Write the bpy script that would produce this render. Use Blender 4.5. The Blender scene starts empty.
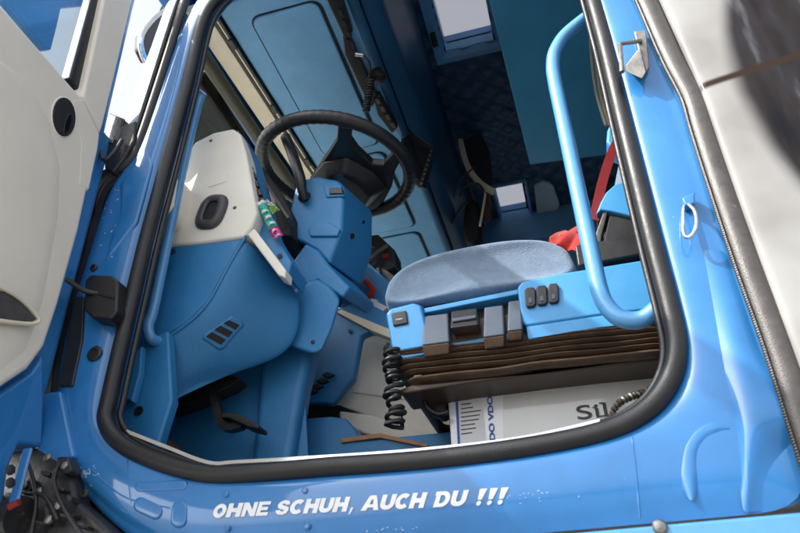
import bpy, bmesh, math, random
from math import sin, cos, pi, radians, sqrt
from mathutils import Vector, Matrix
random.seed(7)
sc = bpy.context.scene
COL = sc.collection

# ---------------------------------------------------------------- camera
F = 690.0                                   # focal length in photo pixels (800 wide)
CAM = Vector((0.0, -1.1, 1.15))
PITCH, ROLL, YAW = radians(33), radians(-2.5), radians(14)
fw = Vector((-sin(YAW)*cos(PITCH), cos(YAW)*cos(PITCH), sin(PITCH)))
rt0 = Vector((cos(YAW), sin(YAW), 0)); up0 = rt0.cross(fw)
rt = rt0*cos(ROLL) + up0*sin(ROLL); up = rt.cross(fw)
cd = bpy.data.cameras.new('camera'); cam = bpy.data.objects.new('camera', cd); COL.objects.link(cam)
cam.matrix_world = Matrix(((rt.x, up.x, -fw.x, CAM.x), (rt.y, up.y, -fw.y, CAM.y), (rt.z, up.z, -fw.z, CAM.z), (0, 0, 0, 1)))
cd.sensor_width = 36; cd.lens = F/800*36; cd.clip_start = .02; cd.clip_end = 2000
cd.dof.use_dof = True; cd.dof.focus_distance = 1.75; cd.dof.aperture_fstop = 6.3
sc.camera = cam

# ---------------------------------------------------------------- sky, sun, exposure
SUN = Vector((-1.3, -1.05, 1.5)).normalized()      # towards the sun
elev = math.asin(SUN.z); azim = math.atan2(SUN.x, SUN.y)
w = bpy.data.worlds.new('World'); sc.world = w; w.use_nodes = True
nt = w.node_tree; bg = nt.nodes['Background']
sky = nt.nodes.new('ShaderNodeTexSky'); sky.sky_type = 'NISHITA'; sky.sun_disc = False
sky.sun_elevation = elev; sky.sun_rotation = azim
sky.air_density = 1.0; sky.dust_density = 4.0; sky.ozone_density = 1.0
hs_ = nt.nodes.new('ShaderNodeHueSaturation'); hs_.inputs['Saturation'].default_value = .30; hs_.inputs['Value'].default_value = .95   # thin white overcast haze
nt.links.new(sky.outputs[0], hs_.inputs['Color']); nt.links.new(hs_.outputs[0], bg.inputs[0]); bg.inputs[1].default_value = .15
sl = bpy.data.lights.new('sun', 'SUN'); sun = bpy.data.objects.new('sun', sl); COL.objects.link(sun)
sl.energy = 2.3; sl.angle = radians(.5); sl.color = (1, .95, .87)
sun.rotation_euler = SUN.to_track_quat('Z', 'Y').to_euler(); sun.location = (-6, -5, 9)
sc.view_settings.view_transform = 'Standard'; sc.view_settings.look = 'None'
sc.view_settings.gamma = 1; sc.view_settings.exposure = 1.42
sc.render.engine = 'CYCLES'
sc.cycles.max_bounces = 10; sc.cycles.diffuse_bounces = 6; sc.cycles.transparent_max_bounces = 12

# ---------------------------------------------------------------- helpers: points
def ray(x, y): return rt*(x-400) + up*(266.5-y) + fw*F
def onax(x, y, ax, v):
    d = ray(x, y); return CAM + d*((v-CAM[ax])/d[ax])
def S(x, y, Y): return onax(x, y, 1, Y)
def SX(x, y, X): return onax(x, y, 0, X)
def SZ(x, y, Z): return onax(x, y, 2, Z)
def SP(x, y, c, n):
    d = ray(x, y); return CAM + d*((c-CAM).dot(n)/d.dot(n))
V = Vector

# ---------------------------------------------------------------- helpers: materials
def mat(name, col, rough=.5, metal=0, coat=0, nscale=0, namt=.15, bump=0, bscale=200, rvar=0, spec=.5, sheen=0):
    m = bpy.data.materials.new(name); m.use_nodes = True
    t = m.node_tree; b = t.nodes['Principled BSDF']
    b.inputs['Base Color'].default_value = (*col, 1); b.inputs['Roughness'].default_value = rough
    b.inputs['Metallic'].default_value = metal; b.inputs['Coat Weight'].default_value = coat
    b.inputs['Coat Roughness'].default_value = .06; b.inputs['Specular IOR Level'].default_value = spec
    if sheen:
        b.inputs['Sheen Weight'].default_value = sheen; b.inputs['Sheen Roughness'].default_value = .4
    tc = t.nodes.new('ShaderNodeTexCoord')
    if nscale:
        n = t.nodes.new('ShaderNodeTexNoise'); n.inputs['Scale'].default_value = nscale; n.inputs['Detail'].default_value = 8
        n.inputs['Roughness'].default_value = .65
        t.links.new(tc.outputs['Object'], n.inputs['Vector'])
        r = t.nodes.new('ShaderNodeMapRange'); r.inputs[1].default_value = .3; r.inputs[2].default_value = .7
        r.inputs[3].default_value = 1-namt; r.inputs[4].default_value = 1+namt*.6
        t.links.new(n.outputs['Fac'], r.inputs[0])
        mx = t.nodes.new('ShaderNodeMix'); mx.data_type = 'RGBA'; mx.blend_type = 'MULTIPLY'; mx.inputs[0].default_value = 1
        mx.inputs[6].default_value = (*col, 1); t.links.new(r.outputs[0], mx.inputs[7])
        t.links.new(mx.outputs[2], b.inputs['Base Color'])
        if rvar:
            r2 = t.nodes.new('ShaderNodeMapRange'); r2.inputs[1].default_value = .3; r2.inputs[2].default_value = .7
            r2.inputs[3].default_value = max(.02, rough-rvar); r2.inputs[4].default_value = rough+rvar
            t.links.new(n.outputs['Fac'], r2.inputs[0]); t.links.new(r2.outputs[0], b.inputs['Roughness'])
    if bump:
        n2 = t.nodes.new('ShaderNodeTexNoise'); n2.inputs['Scale'].default_value = bscale; n2.inputs['Detail'].default_value = 3
        t.links.new(tc.outputs['Object'], n2.inputs['Vector'])
        bp = t.nodes.new('ShaderNodeBump'); bp.inputs['Strength'].default_value = bump; bp.inputs['Distance'].default_value = .002
        t.links.new(n2.outputs['Fac'], bp.inputs['Height']); t.links.new(bp.outputs[0], b.inputs['Normal'])
    return m

def glassmat(name, col, refl=.08, rough=.02):
    m = bpy.data.materials.new(name); m.use_nodes = True; t = m.node_tree
    t.nodes.remove(t.nodes['Principled BSDF']); out = t.nodes['Material Output']
    tr = t.nodes.new('ShaderNodeBsdfTransparent'); tr.inputs[0].default_value = (*col, 1)
    gl = t.nodes.new('ShaderNodeBsdfGlossy'); gl.inputs['Roughness'].default_value = rough
    lw = t.nodes.new('ShaderNodeLayerWeight'); pw = t.nodes.new('ShaderNodeMath'); pw.operation = 'POWER'; pw.inputs[1].default_value = 5
    t.links.new(lw.outputs['Facing'], pw.inputs[0]); fr = t.nodes.new('ShaderNodeMath'); fr.operation = 'MULTIPLY_ADD'; fr.inputs[1].default_value = .9; fr.inputs[2].default_value = refl*.5; t.links.new(pw.outputs[0], fr.inputs[0])
    mx = t.nodes.new('ShaderNodeMixShader')
    t.links.new(fr.outputs[0], mx.inputs[0]); t.links.new(tr.outputs[0], mx.inputs[1]); t.links.new(gl.outputs[0], mx.inputs[2])
    t.links.new(mx.outputs[0], out.inputs[0]); return m

M = dict(
    paint=mat('blue_paint', (.024, .185, .48), .38, 0, 1.0, 9, .14, .12, 26, .10, .35),
    paint_in=mat('light_blue_paint', (.085, .31, .62), .36, 0, .6, 14, .12, .03, 90),
    plastic=mat('blue_plastic', (.026, .195, .44), .42, 0, 0, 6, .12, .5, 420, .06),
    seatblue=mat('seat_trim_blue', (.05, .28, .58), .38, 0, .1, 12, .1, .1, 600, .05),
    header=mat('teal_blue_liner', (.15, .39, .66), .5, 0, 0, 10, .15, .2, 500, .08),
    bunk=mat('teal_bunk_board', (.07, .34, .56), .28, 0, 0, 5, .1, .06, 90),
    quilt=mat('navy_quilted_vinyl', (.028, .075, .14), .45, 0, 0, 12, .2, .2, 300),
    beam=mat('dark_blue_moulding', (.022, .10, .20), .42, 0, 0, 6, .15, .1, 400),
    cream=mat('cream_plastic', (.78, .74, .65), .5, 0, 0, 7, .07, .15, 600, .05),
    doorcream=mat('door_cream_vinyl', (.82, .75, .635), .5, 0, 0, 4, .06, .12, 500, .06),
    creamdk=mat('beige_trim', (.80, .71, .54), .5, 0, 0, 12, .1, .1, 300),
    rubber=mat('black_rubber', (.013, .013, .015), .42, 0, 0, 25, .3, .25, 350, .1),
    greyrub=mat('grey_worn_rubber', (.075, .068, .066), .36, 0, 0, 40, .3, .35, 500, .1),
    blackp=mat('black_plastic', (.018, .018, .020), .36, 0, 0, 30, .25, .2, 600, .08),
    wheel=mat('black_leather_grain', (.016, .016, .018), .36, 0, 0, 30, .2, .35, 500, .07),
    grey=mat('slate_grey_plastic', (.075, .092, .125), .36, 0, 0, 20, .15, .1, 500, .06),
    fabric=mat('grey_blue_velour', (.165, .22, .30), .95, 0, 0, 60, .14, .9, 330, 0, .2, .5),
    brown=mat('brown_worn_plastic_reflection', (.085, .046, .024), .45, 0, 0, 30, .35, .2, 300),
    bellow=mat('dark_brown_bellows', (.075, .046, .029), .42, 0, 0, 20, .35, .2, 300, .1),
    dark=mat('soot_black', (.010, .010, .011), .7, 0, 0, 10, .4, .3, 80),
    grime=mat('greasy_black_metal', (.022, .023, .026), .5, 0, 0, 16, .5, .6, 60, .15),
    chrome=mat('chrome', (.75, .75, .76), .12, 1, 0, 20, .1),
    galv=mat('galvanised_metal', (.30, .29, .27), .5, 1, 0, 40, .3, .2, 200, .12),
    pale=mat('pale_blue_gloss', (.50, .62, .78), .2, 0, .5), ring=mat('vent_grey', (.045, .046, .05), .4, 0, 0, 20, .2, .2, 400), slate=mat('pale_slate', (.50, .60, .66), .4), tvgrey=mat('screen_grey', (.03, .035, .04), .25),
    white=mat('white_gloss', (.74, .75, .76), .18, 0, .5, 8, .05),
    boxwhite=mat('white_box_gloss', (.62, .62, .60), .12, 0, .6, 10, .05),
    paper=mat('paper', (.66, .66, .67), .7, 0, 0, 20, .05),
    inkblue=mat('blue_ink', (.03, .08, .36), .6), ink=mat('black_ink', (.02, .02, .025), .5),
    red=mat('red_cloth', (.42, .016, .011), .7, 0, 0, 30, .2, .4, 600, 0, .3, .3),
    redbelt=mat('dark_red_belt', (.25, .014, .018), .6, 0, 0, 60, .15, .3, 900),
    wood=mat('wood_edge', (.36, .17, .065), .5, 0, 0, 30, .35),
    letter=mat('white_sticker', (.80, .82, .84), .45, 0, 0, 90, .10),
    teal=mat('teal_print', (.02, .38, .30), .35), pink=mat('magenta_print', (.55, .02, .22), .35), lime=mat('lime_print', (.20, .36, .09), .35),
    screen=mat('dark_screen', (.008, .009, .012), .12), green=mat('green_cap', (.02, .25, .10), .5),
    asphalt=mat('asphalt', (.17, .165, .16), .9, 0, 0, 3, .3, .5, 60),
    khaki=mat('khaki_roller', (.07, .066, .045), .55, 0, 0, 12, .2),
    glass=glassmat('clear_glass', (.68, .74, .77)), shield=glassmat('pale_tinted_glass', (.88, .92, .92)),
    smoke=glassmat('smoked_acrylic', (.012, .018, .018)),
    mirror=mat('mirror_silver', (.8, .8, .8), .03, 1),
)
def chips(m, col, lo=.70, hi=.74, scale=55):
    t = m.node_tree; b = t.nodes['Principled BSDF']; src = b.inputs['Base Color'].links[0].from_socket
    tc = t.nodes.new('ShaderNodeTexCoord'); n_ = t.nodes.new('ShaderNodeTexNoise'); n_.inputs['Scale'].default_value = scale; n_.inputs['Detail'].default_value = 6; n_.inputs['Roughness'].default_value = .7
    t.links.new(tc.outputs['Object'], n_.inputs['Vector'])
    r_ = t.nodes.new('ShaderNodeMapRange'); r_.inputs[1].default_value = lo; r_.inputs[2].default_value = hi; t.links.new(n_.outputs['Fac'], r_.inputs[0])
    mx = t.nodes.new('ShaderNodeMix'); mx.data_type = 'RGBA'; t.links.new(r_.outputs[0], mx.inputs[0]); t.links.new(src, mx.inputs[6]); mx.inputs[7].default_value = (*col, 1)
    t.links.new(mx.outputs[2], b.inputs['Base Color'])
chips(M['paint'], (.42, .50, .58), .705, .735, 38)
chips(M['paint_in'], (.03, .07, .14), .74, .77, 60)
chips(M['greyrub'], (.22, .20, .18), .66, .74, 70)
chips(M['rubber'], (.06, .055, .05), .66, .74, 60)
chips(M['bellow'], (.16, .10, .06), .62, .72, 40)
chips(M['doorcream'], (.42, .37, .30), .72, .76, 50)
chips(M['grime'], (.13, .11, .09), .60, .72, 45)
def hatchmat():
    m = bpy.data.materials.new('milky_acrylic'); m.use_nodes = True; t = m.node_tree
    t.nodes.remove(t.nodes['Principled BSDF']); out = t.nodes['Material Output']
    a = t.nodes.new('ShaderNodeBsdfTranslucent'); a.inputs[0].default_value = (.42, .43, .46, 1)
    b = t.nodes.new('ShaderNodeBsdfDiffuse'); b.inputs[0].default_value = (.5, .5, .52, 1)
    mx = t.nodes.new('ShaderNodeMixShader'); mx.inputs[0].default_value = .2
    t.links.new(a.outputs[0], mx.inputs[1]); t.links.new(b.outputs[0], mx.inputs[2]); t.links.new(mx.outputs[0], out.inputs[0]); return m
M['milky'] = hatchmat()

# ---------------------------------------------------------------- helpers: objects
def thing(name, label=None, cat=None, loc=(0, 0, 0), parent=None, group=None, kind=None):
    o = bpy.data.objects.new(name, None); COL.objects.link(o); o.empty_display_size = .05
    if parent is None: o.location = loc; o['loc'] = 0; del o['loc']
    attach(o, parent); tag(o, label, cat, group, kind); return o
def worldmat(o):
    m = Matrix.Translation(o.location) if o.parent is None else Matrix.Identity(4)
    return m
def attach(o, parent):
    if parent is not None:
        o.parent = parent; o.matrix_parent_inverse = worldmat(parent).inverted()
def tag(o, label=None, cat=None, group=None, kind=None):
    if label: o['label'] = label
    if cat: o['category'] = cat
    if group: o['group'] = group
    if kind: o['kind'] = kind
    return o
def mesh(name, vs, fs, m, parent=None, smooth=True, bevel=0, seg=2, sub=0, solid=0, angle=40, recalc=True):
    me = bpy.data.meshes.new(name); me.from_pydata([tuple(v) for v in vs], [], fs)
    if recalc:
        bm = bmesh.new(); bm.from_mesh(me); bmesh.ops.recalc_face_normals(bm, faces=bm.faces); bm.to_mesh(me); bm.free()
    o = bpy.data.objects.new(name, me); COL.objects.link(o); me.materials.append(M[m] if isinstance(m, str) else m)
    if smooth:
        for p in me.polygons: p.use_smooth = True
        try: me.set_sharp_from_angle(angle=radians(angle))
        except Exception: pass
    if solid:
        md = o.modifiers.new('solid', 'SOLIDIFY'); md.thickness = solid; md.offset = 0
    if bevel:
        md = o.modifiers.new('bevel', 'BEVEL'); md.width = bevel; md.segments = seg; md.limit_method = 'ANGLE'; md.angle_limit = radians(28)
        md.harden_normals = False
        if smooth:
            me.set_sharp_from_angle(angle=radians(180)); wn = o.modifiers.new('wn', 'WEIGHTED_NORMAL'); wn.keep_sharp = False
    if sub:
        md = o.modifiers.new('sub', 'SUBSURF'); md.levels = sub; md.render_levels = sub
    attach(o, parent); return o
def slab(name, pts, ext, m, parent=None, bevel=.004, seg=2, smooth=True, back=None):
    """outline + its copy moved by ext (or the back loop), closed"""
    n = len(pts); ext = V(ext) if ext is not None else None
    b = [V(q) for q in back] if back else [V(p)+ext for p in pts]
    vs = [V(p) for p in pts]+b
    fs = [tuple(range(n)), tuple(range(2*n-1, n-1, -1))]+[(i, (i+1) % n, n+(i+1) % n, n+i) for i in range(n)]
    return mesh(name, vs, fs, m, parent, smooth, bevel, seg)
def box(name, a, b, m, parent=None, bevel=.004, seg=2):
    a, b = V(a), V(b)
    return slab(name, [(a.x, a.y, a.z), (b.x, a.y, a.z), (b.x, a.y, b.z), (a.x, a.y, b.z)], (0, b.y-a.y, 0), m, parent, bevel, seg)
def catmull(P, n=6, closed=False):
    P = [V(p) for p in P]; out = []; N = len(P)
    rng = N if closed else N-1
    for i in range(rng):
        g = lambda k: P[k % N] if closed else P[max(0, min(N-1, k))]
        p0, p1, p2, p3 = g(i-1), g(i), g(i+1), g(i+2)
        for s in range(n):
            t = s/n
            out.append(.5*((2*p1)+(p2-p0)*t+(2*p0-5*p1+4*p2-p3)*t*t+(3*p1-p0-3*p2+p3)*t**3))
    if not closed: out.append(P[-1])
    return out
def sweep(name, pts, m, parent=None, r=.01, prof=None, closed=False, ref=None, n=6, k=12, rfun=None, smoothpath=True, cap=True, angle=50):
    P = catmull(pts, n, closed) if smoothpath else [V(p) for p in pts]
    N = len(P); pr = prof or [(cos(2*pi*i/k)*r, sin(2*pi*i/k)*r) for i in range(k)]
    K = len(pr); vs = []; last = None
    for i, p in enumerate(P):
        a = P[(i+1) % N] if (closed or i < N-1) else p; b = P[i-1] if (closed or i > 0) else p
        T = (a-b).normalized()
        if ref is not None: U = V(ref)
        else:
            U = last if last is not None else (V((0, 0, 1)) if abs(T.z) < .9 else V((1, 0, 0)))
        U = (U-T*U.dot(T)).normalized(); W = T.cross(U); last = U
        s = rfun(i/(N-1 if not closed else N)) if rfun else 1
        for (x, y) in pr: vs.append(p+W*x*s+U*y*s)
    fs = []
    for i in range(N if closed else N-1):
        j = (i+1) % N
        for q in range(K): fs.append((i*K+q, i*K+(q+1) % K, j*K+(q+1) % K, j*K+q))
    if not closed and cap: fs += [tuple(range(K-1, -1, -1)), tuple(range((N-1)*K, N*K))]
    return mesh(name, vs, fs, m, parent, angle=angle)
def lathe(name, prof, c, ax, m, parent=None, k=24):
    """prof: (radius, height) along ax from c"""
    ax = V(ax).normalized(); u = ax.orthogonal().normalized(); w_ = ax.cross(u); vs = []; fs = []
    for (r, h) in prof:
        for i in range(k): vs.append(V(c)+ax*h+(u*cos(2*pi*i/k)+w_*sin(2*pi*i/k))*r)
    for j in range(len(prof)-1):
        for i in range(k): fs.append((j*k+i, j*k+(i+1) % k, (j+1)*k+(i+1) % k, (j+1)*k+i))
    fs += [tuple(range(k)), tuple(range(len(prof)*k-1, (len(prof)-1)*k-1, -1))]
    return mesh(name, vs, fs, m, parent, angle=35)
def helix(p0, p1, R, turns, k=14, wob=0):
    p0, p1 = V(p0), V(p1); T = (p1-p0).normalized(); u = T.orthogonal().normalized(); w_ = T.cross(u); out = []
    N = int(turns*k)
    for i in range(N+1):
        a = 2*pi*i/k; t = i/N
        out.append(p0.lerp(p1, t)+(u*cos(a)+w_*sin(a))*R*(1+wob*sin(t*9)))
    return out
def rrect(cx, cy, w_, h_, r, k=4):
    out = []
    for (sx, sy, a0) in ((1, 1, 0), (-1, 1, 90), (-1, -1, 180), (1, -1, 270)):
        for i in range(k+1):
            a = radians(a0+90*i/k); out.append((cx+sx*(w_/2-r)+cos(a)*r, cy+sy*(h_/2-r)+sin(a)*r))
    return out
def textmesh(name, body, m, parent, o, xdir, zdir, width=None, height=.03, shear=0, offset=0, depth=.0008, spacing=1):
    cu = bpy.data.curves.new(name, 'FONT'); cu.body = body; cu.size = 1; cu.shear = shear; cu.offset = offset; cu.space_character = spacing
    cu.extrude = 0; tmp = bpy.data.objects.new('tmp', cu); COL.objects.link(tmp)
    dg = bpy.context.evaluated_depsgraph_get(); me = bpy.data.meshes.new_from_object(tmp.evaluated_get(dg))
    bpy.data.objects.remove(tmp); bpy.data.curves.remove(cu)
    xs = [v.co.x for v in me.vertices]; ys = [v.co.y for v in me.vertices]
    x0, x1, y0, y1 = min(xs), max(xs), 0, .72
    sx = (width/(x1-x0)) if width else height/(y1-y0); sy = height/(y1-y0)
    xd, zd = V(xdir).normalized(), V(zdir).normalized(); nd = xd.cross(zd)
    vs = [V(o)+xd*((v.co.x-x0)*sx)+zd*(v.co.y*sy)+nd*depth for v in me.vertices]
    fs = [tuple(p.vertices) for p in me.polygons]; bpy.data.meshes.remove(me)
    return mesh(name, vs, fs, m, parent, smooth=False, recalc=False)

from mathutils.bvhtree import BVHTree
def surf(o):
    """point on the finished surface of o seen at a photo pixel, lifted by off"""
    dg = bpy.context.evaluated_depsgraph_get(); bv = BVHTree.FromObject(o, dg); im = o.matrix_world
    def at(x, y, off=.001):
        h = bv.ray_cast(CAM, ray(x, y).normalized())
        return h[0]-ray(x, y).normalized()*off
    return at

# ================================================================ setting
g = mesh('pavement', [(-60, -60, 0), (60, -60, 0), (60, 60, 0), (-60, 60, 0)], [(0, 1, 2, 3)], 'asphalt', smooth=False)
tag(g, kind='structure')

# ================================================================ the truck cab
CAB = thing('truck_cab', 'blue truck cab with its driver door standing wide open', 'truck', (-.3, 1.2, 0))

# ---- door opening path (photo pixels on the side plane, then the unseen top)
seal_px = [(205, 20), (190, 80), (172, 150), (160, 195), (148, 240), (135, 295), (122, 350), (111, 400), (108, 421), (120, 442), (150, 459), (205, 475),
           (260, 474), (330, 468), (420, 462), (520, 450), (600, 434), (643, 414), (668, 385), (677, 350), (670, 310), (652, 240), (625, 130), (598, 20)]
outer_px = [(182, 20), (160, 80), (132, 152), (98, 190), (84, 240), (66, 290), (52, 345), (45, 400), (48, 440), (62, 475), (90, 505), (128, 545),
            (200, 562), (330, 551), (430, 542), (560, 530), (660, 521), (740, 513.5), (806, 507), (800, 437), (752, 320), (728, 243), (689, 130), (645, 20)]
topi = [V((.205, 0, 2.86)), V((.12, 0, 2.99)), V((-.3, 0, 3.03)), V((-.68, 0, 3.02)), V((-.765, 0, 2.95))]
topo = [V((.31, 0, 2.95)), V((.28, 0, 3.12)), V((-.3, 0, 3.16)), V((-.80, 0, 3.14)), V((-.86, 0, 2.97))]
inner = [S(x, y, 0) for x, y in seal_px]+topi
outer = [S(x, y, 0) for x, y in outer_px]+topo
n = len(inner)
loops = []
for t, dy in ((0, .030), (-.01, .022), (0, .012), (.10, -.004), (.16, -.014), (.30, -.018), (.62, -.016), (.80, -.012), (.86, .004), (1, .006), (1.02, .05)):
    loops.append([inner[i].lerp(outer[i], t)+V((0, dy if not (12 <= i <= 24 and t > .62) else (min(dy, -.012)+.012*max(0, (t-.8)*3) if i < 19 else -.013), 0)) for i in range(n)])
vs = [p for L in loops for p in L]; fs = []
for j in range(len(loops)-1):
    for i in range(n): fs.append((j*n+i, j*n+(i+1) % n, (j+1)*n+(i+1) % n, (j+1)*n+i))
FRAME = mesh('door_frame', vs, fs, 'paint', CAB, sub=2)

# lower body panel under the seam and its screw
lp = [S(118, 548, -.012), S(200, 566, -.012), S(330, 554.5, -.012), S(560, 533.5, -.012), S(700, 520.5, -.012), S(806, 511, -.012)]
lb = [p+V((0, 0, -.12)) for p in reversed(lp)]
lowp = slab('lower_panel', lp+lb, (0, .05, 0), 'paint_in', CAB, .006)
sp = S(660, 527, -.014); lathe('panel_screw', [(.0105, 0), (.0105, .002), (.008, .005), (.004, .006)], sp+V((0, .001, 0)), (0, -1, 0), 'galv', CAB)

# ---- seals
sealprof = [(-.017, -.004), (-.015, .008), (-.009, .014), (0, .0165), (.009, .0145), (.015, .008), (.017, -.003), (.012, -.012), (-.012, -.012)]
SEAL = sweep('door_seal', [p+V((0, -.006, 0)) for p in inner], 'rubber', CAB, prof=[(x, y) for x, y in sealprof], closed=True, ref=(0, -1, 0), n=5)
cen = sum(inner, V())/n
def inset(P, d, dy):
    out = []
    N = len(P)
    for i, p in enumerate(P):
        T = (P[(i+1) % N]-P[i-1]).normalized(); nrm = V((T.z, 0, -T.x))
        if nrm.dot(cen-p) < 0: nrm = -nrm
        out.append(p+nrm*d+V((0, dy, 0)))
    return out
sweep('inner_trim_edge', inset(inner, .0195, .012), 'rubber', CAB, r=.0065, closed=True, ref=(0, -1, 0), n=5, k=8)
# bright metal sill strip
strip = [S(128, 432, .012), S(165, 446.5, .012), S(209, 463, .012), S(240, 462.5, .012), S(330, 457.5, .012), S(420, 451, .012), S(520, 439.5, .012), S(600, 422, .012)]
sweep('sill_strip', strip, 'chrome', CAB, prof=[(-.0032, -.012), (.0032, -.012), (.0032, .006), (-.0032, .006)], ref=(0, -1, 0), n=5, angle=20)
# outer rubber on the A-post
op = [(212, -60), (196, -30), (182, 10), (160, 80), (140, 140), (128, 163), (106, 177), (94, 194), (88, 216), (80, 245), (67, 278), (57, 315), (48, 350), (41, 385)]
sweep('pillar_seal', [S(x, y, -.012) for x, y in op], 'rubber', CAB, prof=[(cos(2*pi*i/10)*.0135, sin(2*pi*i/10)*.012) for i in range(10)], ref=(0, -1, 0), n=6)
sweep('pillar_seal_lip', [S(x-7, y-1, -.02) for x, y in op], 'blackp', CAB, r=.006, ref=(0, -1, 0), n=6, k=8)
sweep('post_gutter', [S(x, y, -.004) for x, y in ((126, 172), (108, 186), (98, 204), (90, 236), (78, 270), (66, 310), (57, 350), (52, 392), (50, 404))], 'rubber', CAB, prof=[(-.020, -.01), (-.020, .006), (-.006, .010), (.000, .004), (.008, .011), (.017, .008), (.018, -.01)], ref=(0, -1, 0), n=6)
# ribbed rubber on the rear post
rp = [(628, -40), (648, 4), (672, 58), (692, 96), (702, 128), (717, 174), (745, 255), (779, 348), (806, 430), (830, 500)]
RSEAL = sweep('rear_seal', [S(x, y, -.022) for x, y in rp], 'greyrub', CAB, prof=[(-.022, -.010), (-.020, .004), (-.008, .012), (.007, .012), (.019, .004), (.022, -.010)], ref=(0, -1, 0), n=6)
teeth = []; tf = []
P = catmull([S(x, y, -.024) for x, y in rp], 10)
q = 0; acc = 0; Pd = []
for i in range(len(P)-1):
    L = (P[i+1]-P[i]).length; a = acc
    while a < L: Pd.append((P[i].lerp(P[i+1], a/L), (P[i+1]-P[i]).normalized())); a += .0044
    acc = a-L
for p, T in Pd:
    nrm = V((T.z, 0, -T.x));
    if nrm.x > 0: nrm = -nrm
    c0 = p+nrm*.0205; b0 = len(teeth)
    for (dx, dt, dy) in ((0, -.0017, .004), (.003, -.001, .004), (.003, .001, .004), (0, .0017, .004), (0, -.0017, -.006), (.003, -.001, -.004), (.003, .001, -.004), (0, .0017, -.006)):
        teeth.append(c0+nrm*dx+T*dt+V((0, dy, 0)))
    tf += [tuple(b0+k for k in f) for f in ((0, 1, 2, 3), (7, 6, 5, 4), (0, 4, 5, 1), (1, 5, 6, 2), (2, 6, 7, 3), (3, 7, 4, 0))]
o = mesh('seal_teeth', teeth, tf, 'greyrub', RSEAL, smooth=False); o['kind'] = 'stuff'

# ---- rear side panel with its airbrushed picture
def muralmat():
    m = bpy.data.materials.new('airbrushed_panel'); m.use_nodes = True; t = m.node_tree; L = t.links
    b = t.nodes['Principled BSDF']; b.inputs['Roughness'].default_value = .32; b.inputs['Coat Weight'].default_value = 0; b.inputs['Specular IOR Level'].default_value = .18
    tc = t.nodes.new('ShaderNodeTexCoord'); mp = t.nodes.new('ShaderNodeMapping'); L.new(tc.outputs['Object'], mp.inputs[0])
    nz = t.nodes.new('ShaderNodeTexNoise'); nz.inputs['Scale'].default_value = 6; nz.inputs['Detail'].default_value = 2
    L.new(mp.outputs[0], nz.inputs['Vector'])
    sx = t.nodes.new('ShaderNodeSeparateXYZ'); L.new(mp.outputs[0], sx.inputs[0])
    def mth(op, a, b_=None, c=None):
        n_ = t.nodes.new('ShaderNodeMath'); n_.operation = op
        for i, v in enumerate((a, b_, c)):
            if v is None: continue
            if isinstance(v, (int, float)): n_.inputs[i].default_value = v
            else: L.new(v, n_.inputs[i])
        return n_.outputs[0]
    def ss(v, a, b_):
        n_ = t.nodes.new('ShaderNodeMapRange'); n_.interpolation_type = 'SMOOTHSTEP'; L.new(v, n_.inputs[0]); n_.inputs[1].default_value = a; n_.inputs[2].default_value = b_; return n_.outputs[0]
    X, Z, N = sx.outputs[0], sx.outputs[2], nz.outputs[0]
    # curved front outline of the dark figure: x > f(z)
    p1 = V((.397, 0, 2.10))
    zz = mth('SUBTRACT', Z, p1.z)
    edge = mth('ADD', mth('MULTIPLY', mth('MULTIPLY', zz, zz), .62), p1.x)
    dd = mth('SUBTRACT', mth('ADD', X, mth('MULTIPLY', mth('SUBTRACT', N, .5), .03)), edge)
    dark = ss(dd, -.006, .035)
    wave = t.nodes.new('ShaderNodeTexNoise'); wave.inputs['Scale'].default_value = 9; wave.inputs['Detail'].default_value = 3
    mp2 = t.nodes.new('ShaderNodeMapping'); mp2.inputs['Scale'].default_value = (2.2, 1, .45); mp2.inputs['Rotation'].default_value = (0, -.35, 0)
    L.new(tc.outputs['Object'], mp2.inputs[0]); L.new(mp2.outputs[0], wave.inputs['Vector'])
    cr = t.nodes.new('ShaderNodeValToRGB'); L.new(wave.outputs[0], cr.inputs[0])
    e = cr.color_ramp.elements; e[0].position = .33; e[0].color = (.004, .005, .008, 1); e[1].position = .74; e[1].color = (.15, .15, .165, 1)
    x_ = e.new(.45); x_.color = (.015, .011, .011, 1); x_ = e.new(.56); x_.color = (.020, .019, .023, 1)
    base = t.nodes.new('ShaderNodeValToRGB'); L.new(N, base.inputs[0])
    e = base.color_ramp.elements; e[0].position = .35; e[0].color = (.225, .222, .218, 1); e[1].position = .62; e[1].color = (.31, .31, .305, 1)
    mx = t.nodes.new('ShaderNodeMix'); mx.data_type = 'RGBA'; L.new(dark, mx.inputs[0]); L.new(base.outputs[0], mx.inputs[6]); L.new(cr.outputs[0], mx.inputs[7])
    # slanting brown bar
    a, c = S(700, 86, -.04), S(800, 54, -.04); sl_ = (c.z-a.z)/(c.x-a.x)
    ln = mth('ABSOLUTE', mth('SUBTRACT', Z, mth('ADD', mth('MULTIPLY', mth('SUBTRACT', X, a.x), sl_), a.z)))
    bar = mth('MULTIPLY', mth('SUBTRACT', 1, ss(ln, .003, .013)), ss(X, a.x-.004, a.x+.008))
    mx2 = t.nodes.new('ShaderNodeMix'); mx2.data_type = 'RGBA'; L.new(bar, mx2.inputs[0]); L.new(mx.outputs[2], mx2.inputs[6]); mx2.inputs[7].default_value = (.025, .014, .008, 1)
    # fade the dark picture out downwards where the panel stays pale
    L.new(mx2.outputs[2], b.inputs['Base Color']); return m
M['mural'] = muralmat()
pe = [S(x, y, -.034) for x, y in ((638, -45), (660, -2), (683, 50), (702, 92), (714, 128), (729, 172), (758, 254), (793, 347), (822, 428), (850, 505))]
vs = []; fs = []
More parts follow.
